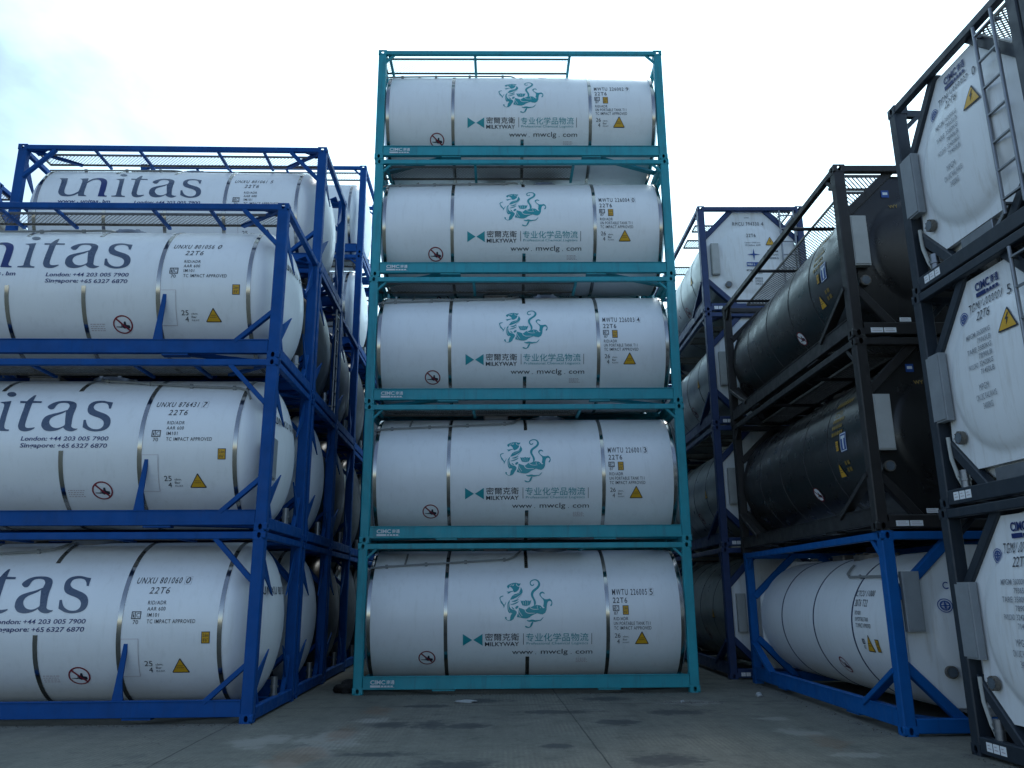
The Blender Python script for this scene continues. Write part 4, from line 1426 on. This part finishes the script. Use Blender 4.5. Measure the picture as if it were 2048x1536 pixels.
for k, (kd, lab) in enumerate(rowB):
    ex = [number_part('UNXU 801061', '5', 1.212, 1.845, 1.905, 1.965, 0.573, 0.674, 0.18, boxed=False)] if k == 3 else []
    container(kd, at((-3.90, -0.445), 0.02, k * H), 0.02, lab, GL, tank_extra=ex)
rowC = ['bottom blue framed tank of the short third left stack, dark in the shade',
        'middle blue framed tank of the short third left stack, dark in the shade',
        'top blue framed tank of the three-high third left stack, below the taller fourth stack']
for k, lab in enumerate(rowC):
    container(KB_grey, at((-3.985, 2.175), 0.016, k * H), 0.016, lab, GL)
rowD = ['lowest blue framed tank of the farthest left stack, beside the foot of the teal stack',
        'blue framed tank second from the ground in the farthest left stack',
        'blue framed tank third up in the farthest left stack, at mid height',
        'plain white tank in slim blue frame, fourth up in the farthest left stack',
        'plain white tank in slim blue frame, topmost of the farthest left stack']
for k, lab in enumerate(rowD):
    container(KB_slim if k > 2 else KB_slim_grey, at((-4.08, 4.793), 0.012, k * H), 0.012, lab, GL)
rowF = ['blue framed tank at the foot of the stack behind the left rows', 'blue framed tank second up in the stack behind the left rows',
        'blue framed tank third up in the stack behind the left rows', 'blue frame corner peeping out at the left edge beside the topmost left tank']
for k, lab in enumerate(rowF):
    container(KB_un, at((-11.25, 0.95), 0.012, k * H), 0.012, lab, 'blue framed tank containers behind the left rows')

# right, far: navy frames with steel-clad tanks and white end plates
GR3 = 'navy framed tank containers stacked far right'
r3_oct = [(-0.37, 2.50), (0.30, 2.50), (0.98, 1.80), (1.0, 0.80), (0.42, 0.15), (-0.37, 0.15), (-1.03, 0.80), (-1.04, 1.80)]
K3 = endon_kind('navy', M['navy'], M['grey_tank'], M['white_plate'], R=1.15, bands=(-1.7, -0.55, 0.6, 1.75), plate=r3_oct, bulge_r=0.84, bulge=0.08,
                lad=(0.67, 1.0), box=(-0.97, -0.79, 0.90, 1.66, M['box_light']), port=(-0.605, 0.673), strip=(-1.0, -0.80, 0.06, 0.13, 2),
              walk=((1.78, 2.12, -1.06, 0.10), (0.82, 1.28, -1.06, 0.10), (-0.98, -0.44, -1.06, 0.10), (-2.7, -2.2, -1.06, 0.1), (2.2, 2.85, 0.30, 1.0)))
END3 = Surf('end', x=2.91, e=0.02)


class DishSurf(Surf):
    """end plate with its pressed dish, for lettering that runs over both"""

    def __init__(self, br, bulge, zc=1.31, x=2.91):
        super().__init__('end', x=x)
        self.flat = False
        self.br, self.b, self.zc2 = br, bulge, zc

    def p(self, s, v, e=0.0):
        q = math.hypot(s, v - self.zc2) / self.br
        tb = ((0.0, 1.0), (0.25, 0.97), (0.5, 0.88), (0.7, 0.74), (0.85, 0.55), (0.93, 0.36), (0.98, 0.14), (1.02, 0.02), (1.06, 0.0), (9, 0.0))
        for (a, ha), (b, hb) in zip(tb, tb[1:]):
            if q <= b:
                h = ha + (hb - ha) * (q - a) / (b - a)
                break
        return (self.x + 0.012 + e + self.b * h, s, v)


def r3_end(surf):
    S = []
    o = -1.219
    d = Decal(surf)
    d.text('CIMC', o + 1.10, o + 1.22, 2.33, 2.36)
    d.text('22T6', o + 1.095, o + 1.315, 1.83, 1.915, sp=1.1)
    d.text('Capacity = 24000 litres', o + 1.04, o + 1.40, 1.665, 1.705)
    d.text('US Gallons  6340', o + 1.05, o + 1.405, 1.605, 1.645)
    S.append(Part('code_lettering', d.mesh('code_lettering', M['ink'])))
    d = Decal(surf)
    stripe_text(d, ['36000KG', '79366LB', '', '8820LB', '31935KG', '70415LB'], o + 1.22, o + 1.39, 1.03, 0.065, 0.048)
    stripe_text(d, ['MPGM', '', 'TARE'], o + 1.04, o + 1.16, 1.03, 0.13, 0.045)
    S.append(Part('weight_lettering', d.mesh('weight_lettering', M['ink'])))
    d = Decal(surf)
    stripe_text(d, ['MPGM', 'ON UIC RAILWAYS', '34000KG'], o + 1.55, o + 1.80, 1.50, 0.085, 0.05)
    S.append(Part('data_lettering', d.mesh('data_lettering', M['ink'])))
    d = Decal(surf)
    c = (o + 1.228, 1.39)
    for k in range(4):
        a = k * PI / 2
        p = []
        for r, da in ((0.15, 0.0), (0.028, 0.8), (0.0, 0.0), (0.028, -0.8)):
            p.append((c[0] + r * math.cos(a + da), c[1] + r * math.sin(a + da)))
        d._add(p, [(0, 1, 2, 3)], 0, 0.001)
    d.rect(o + 1.049, o + 1.405, 1.10, 1.20)
    d.text('M&S L', o + 1.065, o + 1.24, 1.122, 1.178, 1, 0.02, e=0.003)
    S.append(Part('star_logo', d.mesh('star_logo', [M['ink_mid'], M['ink_pale']])))
    S.append(Part('warning_triangle', warn_triangle(surf, (o + 1.636, 1.735), 0.117, 0.222, bolt=True)))
    return S


S3 = DishSurf(0.84, 0.08)
e3 = r3_end(S3)
d3 = Decal(Surf('side', R=1.15, zc=1.31, e=0.006))
lab3 = ['bottom grey tank in navy frame of the far right stack, on concrete',
        'grey tank in navy frame second from the ground in the far right stack',
        'grey steel tank in navy frame third up in the far right stack',
        'topmost white-ended tank in navy frame numbered 794330 4, far right stack']
SG = Surf('side', R=1.15, zc=1.31, e=0.006)
for k, lab in enumerate(lab3):
    ex = list(e3) if k == 3 else []
    if k == 3:
        ex.append(number_part('RMCU 794330', '4', -0.40, 0.215, 0.265, 0.318, 2.145, 2.235, surf=S3, boxed=False, bold=0.0))
    tx = [Part('warning_triangle', warn_triangle(SG, (1.75, -0.05), 0.12, 0.23)), Part('forklift_sign', forklift_sign(SG, (0.75, -0.55), 0.14))]
    container(K3, at((4.125, 2.10), -PI / 2, k * H), -PI / 2, lab, GR3, end_extra=ex, tank_extra=tx)

# right, middle: a bright blue 8 ft frame under two dark brown containers
HB = 2.438
octb = [(-0.30, 2.26), (0.30, 2.26), (0.99, 1.62), (0.99, 0.80), (0.50, 0.30), (-0.50, 0.30), (-0.99, 0.80), (-0.99, 1.62)]
KBB = endon_kind('bright', M['bright_blue'], M['white'], M['white_plate'], R=1.02, zc=1.20, H=HB, bands=(-1.61, -0.11, 1.37), band_mat=M['ink_navy'], band_w=0.035,
                 plate=octb, bulge_r=0.66, bulge=0.09, bulge_zc=1.2, ladder=False, box=(-1.02, -0.80, 1.20, 1.93, M['box_grey']), port=(-0.52, 0.72))
SB = Surf('side', R=1.02, zc=1.20, e=0.005)
d = Decal(SB)
d.text('CTCU 11000', 1.40, 1.98, 0.43, 0.52, sp=1.1)
d.text('20T6 T22', 1.43, 1.83, 0.285, 0.385, sp=1.1)
d.text('RID/ADR', 1.47, 1.66, 0.17, 0.225)
d.text('UN PORTABLE TANK', 1.48, 1.90, 0.085, 0.14)
d.text('TC IMPACT APPROVED', 1.49, 1.97, 0.00, 0.055)
ic_box(d, 1.62, 1.70, -0.22, -0.15, '87', 1.63, 1.69, -0.29, -0.24)
bx = [Part('data_lettering', d.mesh('data_lettering', M['ink'])),
      Part('warning_triangle', warn_triangle(SB, (1.84, -0.20), 0.115, 0.24)), Part('height_sign', height_sign(SB, 2.02, 2.13, -0.31, -0.14)),
      Part('forklift_sign', forklift_sign(SB, (0.55, -0.62), 0.14)),
      Part('vent_pipe', side_pipe(SB, [(2.6, 0.72), (0.9, 0.74), (0.75, 0.80), (0.65, 1.0)], M['pipe'], clips=((2.2, 0.725), (1.3, 0.735))))]
d = Decal(DishSurf(0.66, 0.09, 1.2))
d.text('C', -0.47, -0.40, 1.71, 1.80, bold=0.01)
globe_badge(d, (-0.49, 1.51), 0.085)
be = [Part('owner_badge', d.mesh('owner_badge', M['ink_mid']))]
container(KBB, at((4.369 + 0.02, -4.544), -PI / 2, 0), -PI / 2, 'white tank with blue bands in low bright blue frame, standing on concrete at right',
          'tank containers in the middle right stack', tank_extra=bx, end_extra=be)

brown_oct = [(-0.36, 2.46), (0.36, 2.46), (0.98, 1.86), (1.0, 0.74), (0.55, 0.20), (-0.55, 0.20), (-1.0, 0.74), (-0.98, 1.86)]
KBR = endon_kind('brown', M['brown'], M['brown_tank'], M['brown_tank'], R=1.13, bands=(-1.75, -0.6, 0.55, 1.5), plate=brown_oct, bulge_r=0.80, bulge=0.085,
                 ladder=False, box=(-1.07, -0.84, 1.04, 1.79, M['box_light']), port=(-0.93, 0.835), strip=(-0.98, -0.62, 0.055, 0.125, 2),
                 walk=((2.40, 2.80, -1.04, -0.30), (-2.6, 2.30, -0.80, -0.36)), brackets=(1.1, -0.7, -2.3))
SR = Surf('side', R=1.13, zc=1.31, e=0.006)


def brown_extra(num):
    S = []
    d = Decal(SR)
    d.text('22T6', 1.72, 1.98, 0.43, 0.52)
    for i, v in enumerate((0.34, 0.24, 0.14)):
        s = 1.70
        while s < 2.05:
            w = random.uniform(0.03, 0.07)
            d.rect(s, s + w, v, v + 0.055)
            s += w + 0.018
    s = 1.66
    while s < 2.20:
        w = random.uniform(0.04, 0.06)
        d.rect(s, s + w, 0.60, 0.68)
        s += w + 0.02
    for a, b in ((2.0, 2.05), (2.08, 2.15)):
        d.rect(a, b, -0.32, -0.26)
        d.rect(a, b, -0.42, -0.36)
    S.append(Part('data_lettering', d.mesh('data_lettering', M['ochre'])))
    S.append(Part('height_sign', height_sign(SR, 1.83, 1.93, -0.10, 0.06)))
    S.append(Part('warning_triangle', warn_triangle(SR, (1.80, -0.36), 0.105, 0.24)))
    S.append(Part('forklift_sign', forklift_sign(SR, (0.62, -0.60), 0.125, white=True)))
    d = Decal(SR)
    d.rect(1.99, 2.20, -0.13, 0.14, 0)
    d.frame(1.998, 2.192, -0.122, 0.132, 0.012, 1, 0.002)
    d.rect(2.03, 2.16, 0.055, 0.095, 1, 0.003)
    d.rect(2.075, 2.12, -0.095, 0.055, 1, 0.003)
    S.append(Part('letter_badge', d.mesh('letter_badge', [M['ink_mid'], M['ink_pale']])))
    return S


def brown_end():
    d = Decal(DishSurf(0.80, 0.085))
    d.rect(-0.53, -0.42, 2.12, 2.23, 0)
    d.rect(-0.51, -0.44, 2.16, 2.20, 1, 0.002)
    a = Part('maker_badge', d.mesh('maker_badge', [M['ink_mid'], M['ink_pale']]))
    d = Decal(DishSurf(0.80, 0.085))
    d.text('WY', -0.45, -0.33, 1.94, 2.00, bold=0.02)
    b = Part('end_lettering', d.mesh('end_lettering', M['ochre']))
    return [a, b, label_strip(-0.55, -0.38, 0.22, 0.28, 1, 2.99)]


bex = brown_extra('')
bend = brown_end()
for k, lab in enumerate(('lower dark brown tank container, resting on the bright blue frame at right',
                         'upper dark brown tank container with its frame top against the sky, at right')):
    container(KBR, at((4.369 - 0.025, -4.544), -PI / 2, HB + k * H), -PI / 2, lab, 'tank containers in the middle right stack', tank_extra=bex, end_extra=bend)

# right, near: slate frames, white octagonal ends towards the aisle
GT = 'slate framed tank containers stacked at the right edge'
KT = endon_kind('slate', M['slate'], M['white'], M['white_plate'], R=1.17, bands=(-1.7, -0.5, 0.7, 1.9), bulge_r=0.82, bulge=0.12,
                box=(-1.12, -0.86, 0.98, 1.78, M['box_grey']), port=(-0.775, 0.755), strip=(-0.95, -0.62, 0.075, 0.165, 3), fittings=True,
                walk=((2.25, 2.85, 0.25, 1.02), (-2.6, 2.2, 0.60, 1.02)))
ST = DishSurf(0.82, 0.12)


def t_end():
    S = []
    o = -1.219
    d = Decal(ST)
    maker_plate(d, o + 1.03, o + 1.42, 2.20, 2.36)
    S.append(Part('maker_lettering', d.mesh('maker_lettering', M['ink_blue'])))
    d = Decal(ST)
    d.text('22T6', o + 1.08, o + 1.30, 1.915, 2.015, shear=0.15)
    S.append(Part('code_lettering', d.mesh('code_lettering', M['ink'])))
    d = Decal(ST)
    stripe_text(d, ['36000KG', '79365LB', '3580KG', '7890LB', '32420KG', '71450LB'], o + 1.08, o + 1.30, 1.80, 0.085, 0.055)
    stripe_text(d, ['MPGM', '', 'TARE', '', 'PAYLOAD'], o + 0.88, o + 1.05, 1.80, 0.085, 0.055)
    S.append(Part('weight_lettering', d.mesh('weight_lettering', M['ink_soft'])))
    d = Decal(ST)
    d.text('MPGM', o + 1.01, o + 1.17, 1.155, 1.225, sp=1.1)
    d.text('ON UIC RAILWAYS', o + 0.93, o + 1.27, 1.055, 1.12)
    d.text('34000KG', o + 1.02, o + 1.18, 0.955, 1.02)
    S.append(Part('data_lettering', d.mesh('data_lettering', M['ink_soft'])))
    d = Decal(ST)
    globe_badge(d, (o + 0.77, 2.04), 0.075)
    S.append(Part('owner_badge', d.mesh('owner_badge', M['ink_mid'])))
    S.append(Part('warning_triangle', warn_triangle(ST, (o + 1.56, 1.79), 0.145, 0.255, bolt=True)))
    return S


te = t_end()
YT = math.radians(183)
for k, (a, c, lab) in enumerate((('TGMU 00', None, 'lowest white octagon-ended tank in slate frame at the right edge, on the concrete'),
                                 ('TGMU 000001', '5', 'white octagon-ended tank in slate frame numbered 000001 5, at the right edge'),
                                 ('TGMU 000002', '0', 'topmost white octagon-ended tank in slate frame numbered 000002 0, upper right'))):
    if c:
        nm = number_part(a, c, -0.34, 0.225, 0.30, 0.355, 2.055, 2.16, surf=ST, boxed=False, bold=0.0)
    else:
        d = Decal(ST)
        d.text(a, -0.34, 0.0, 2.055, 2.16, sp=1.18)
        nm = Part('number_lettering', d.mesh('number_lettering', M['ink']))
    container(KT, at((4.612 + (-0.03, 0.004, 0.03)[k], -5.607), YT, k * H), YT, lab, GT, end_extra=te + [nm])

# stacks standing behind, glimpsed only through gaps; added light-blocking stacks come last
ORD = ('lowest', 'second', 'third', 'fourth')
for k in range(4):
    container(TK, at((3.0, 2.66), 0.004, k * H), 0.004, '%s teal framed tank of the stack hidden behind the five-high centre stack' % ORD[k], 'teal framed tank containers behind the centre stack')
for k in range(4):
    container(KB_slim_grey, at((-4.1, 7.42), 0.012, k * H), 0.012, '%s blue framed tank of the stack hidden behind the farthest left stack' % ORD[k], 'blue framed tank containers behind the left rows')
for k in range(3):
    container(KBR, at((7.05, -4.50), -PI / 2, k * H), -PI / 2, '%s dark brown tank of the stack hidden behind the middle right stack' % ORD[k], 'dark tank containers hidden at right')
for k in range(3):
    container(K3, at((6.85, 2.14), -PI / 2, k * H), -PI / 2, '%s navy framed tank of the stack hidden right of the far right stack' % ORD[k], 'navy framed tank containers hidden at right')
for k in range(3):
    container(K3, at((4.15, 8.55), -PI / 2, k * H), -PI / 2, '%s navy framed tank of the stack hidden behind the far right stack' % ORD[k], 'navy framed tank containers hidden at right')

for k in range(4):  # stack added across the aisle end to keep sky light out
    container(KB_slim, at((-2.15, 10.3), 0.0, k * H), 0.0, '%s blue framed tank of the stack added to darken the left end of the aisle' % ORD[k], 'blue framed tank containers added to block light in the aisle')
for k in range(4):  # second added stack, shutting off sky light behind the centre
    container(KB_slim, at((4.02, 10.3), 0.0, k * H), 0.0, '%s blue framed tank of the stack added to darken the aisle behind the centre' % ORD[k], 'blue framed tank containers added to block light in the aisle')
for k in range(3):  # unseen stacks added to block light falling on the right-hand tanks
    for cx, cy, wd in ((4.74, -8.08, 'next'), (4.87, -10.56, 'second'), (5.00, -13.04, 'third')):
        container(KT, at((cx, cy), YT, k * H), YT, '%s slate framed tank of the %s unseen stack added beyond the right edge' % (ORD[k], wd), 'unseen slate framed tank containers added beyond the right edge', end_extra=te)

# ------------------------------------------------------------------ small things on the ground
random.seed(11)


def lump(r, seed, squash, mat, name):
    rnd = random.Random(seed)
    bm = bmesh.new()
    bmesh.ops.create_icosphere(bm, subdivisions=3, radius=1)
    ph = [(rnd.uniform(2, 6), rnd.uniform(2, 6), rnd.uniform(2, 6), rnd.uniform(0, 6)) for _ in range(5)]
    for v in bm.verts:
        c = v.co
        k = 1 + sum(0.11 * math.sin(a * c.x + b * c.y + g_ * c.z + p) for a, b, g_, p in ph)
        v.co = Vector((c.x * r[0] * k, c.y * r[1] * k, max(-0.35, c.z) * r[2] * k * squash + 0.34 * r[2] * squash))
    me = bpy.data.meshes.new(name)
    bm.to_mesh(me)
    bm.free()
    me.materials.append(mat)
    for p in me.polygons:
        p.use_smooth = True
    return me


def thing(name, me, loc, rz, label, cat, group=None):
    o = bpy.data.objects.new(name, me)
    COL.objects.link(o)
    o.location = loc
    o.rotation_euler = (0, 0, rz)
    o['label'] = label
    o['category'] = cat
    if group:
        o['group'] = group
    return o


thing('rubber_scrap', lump((0.20, 0.16, 0.15), 3, 1, M['rubber'], 'rubber_scrap'), (-3.19, 0.42, 0.0), 0.3,
      'crumpled black rubber scrap on the concrete by the left foot of the teal stack', 'rubber scrap')
thing('flat_litter', lump((0.17, 0.07, 0.03), 5, 1, M['paper'], 'flat_litter'), (-1.04, -1.06, 0.0), 0.1,
      'flattened pale piece of litter on the concrete in front of the teal stack', 'litter')
thing('concrete_crumb', lump((0.035, 0.03, 0.03), 9, 1, M['paper'], 'concrete_crumb'), (2.42, -1.30, 0.0), 0.1,
      'small pale concrete crumb on the slab joint right of the teal stack', 'rubble')
thing('concrete_crumb', lump((0.06, 0.05, 0.045), 12, 1, M['paper'], 'concrete_crumb'), (3.86, -0.60, 0.0), 0.8,
      'pale concrete lump beside the bottom rail of the bright blue frame', 'rubble')
mb = MB()
rnd = random.Random(4)
for k in range(120):
    x = 2.1 + rnd.random() * 0.95
    y = -1.33 + rnd.gauss(0, 0.05)
    r = rnd.uniform(0.006, 0.022)
    p = [Vector((x + r * math.cos(a + rnd.random()), y + r * math.sin(a + rnd.random()), 0.0)) for a in (0, 1.6, 3.1, 4.7)]
    q = [Vector((v.x * 0.6 + x * 0.4, v.y * 0.6 + y * 0.4, r * rnd.uniform(0.6, 1.1))) for v in p]
    mb.grid([p, q], 0, False, True)
    mb.face(q)
for k in range(420):
    u = rnd.random()
    w = rnd.random()
    if w < 0.35:
        x, y = -3.0 + 6.0 * u, -0.03 - abs(rnd.gauss(0, 0.07))
    elif w < 0.65:
        x, y = -9.0 + 5.3 * u, -3.12 - abs(rnd.gauss(0, 0.07))
    elif w < 0.85:
        x, y = 4.33 - abs(rnd.gauss(0, 0.07)), -4.5 + 6.0 * u
    else:
        x, y = 4.55 + 0.3 * rnd.gauss(0, 0.2), -8.0 + 2.4 * u
    r = rnd.uniform(0.004, 0.014)
    p = [Vector((x + r * math.cos(a + rnd.random()), y + r * math.sin(a + rnd.random()), 0.0)) for a in (0, 1.6, 3.1, 4.7)]
    q = [Vector((v.x * 0.6 + x * 0.4, v.y * 0.6 + y * 0.4, r * rnd.uniform(0.6, 1.1))) for v in p]
    mb.grid([p, q], 1, False, True)
    mb.face(q, 1)
gr = bpy.data.objects.new('joint_gravel', mb.mesh('joint_gravel', [M['rubble'], M['grit']]))
COL.objects.link(gr)
gr['kind'] = 'stuff'
gr['label'] = 'broken grey gravel and grit along the slab joint and the feet of the frames'
gr['category'] = 'gravel'
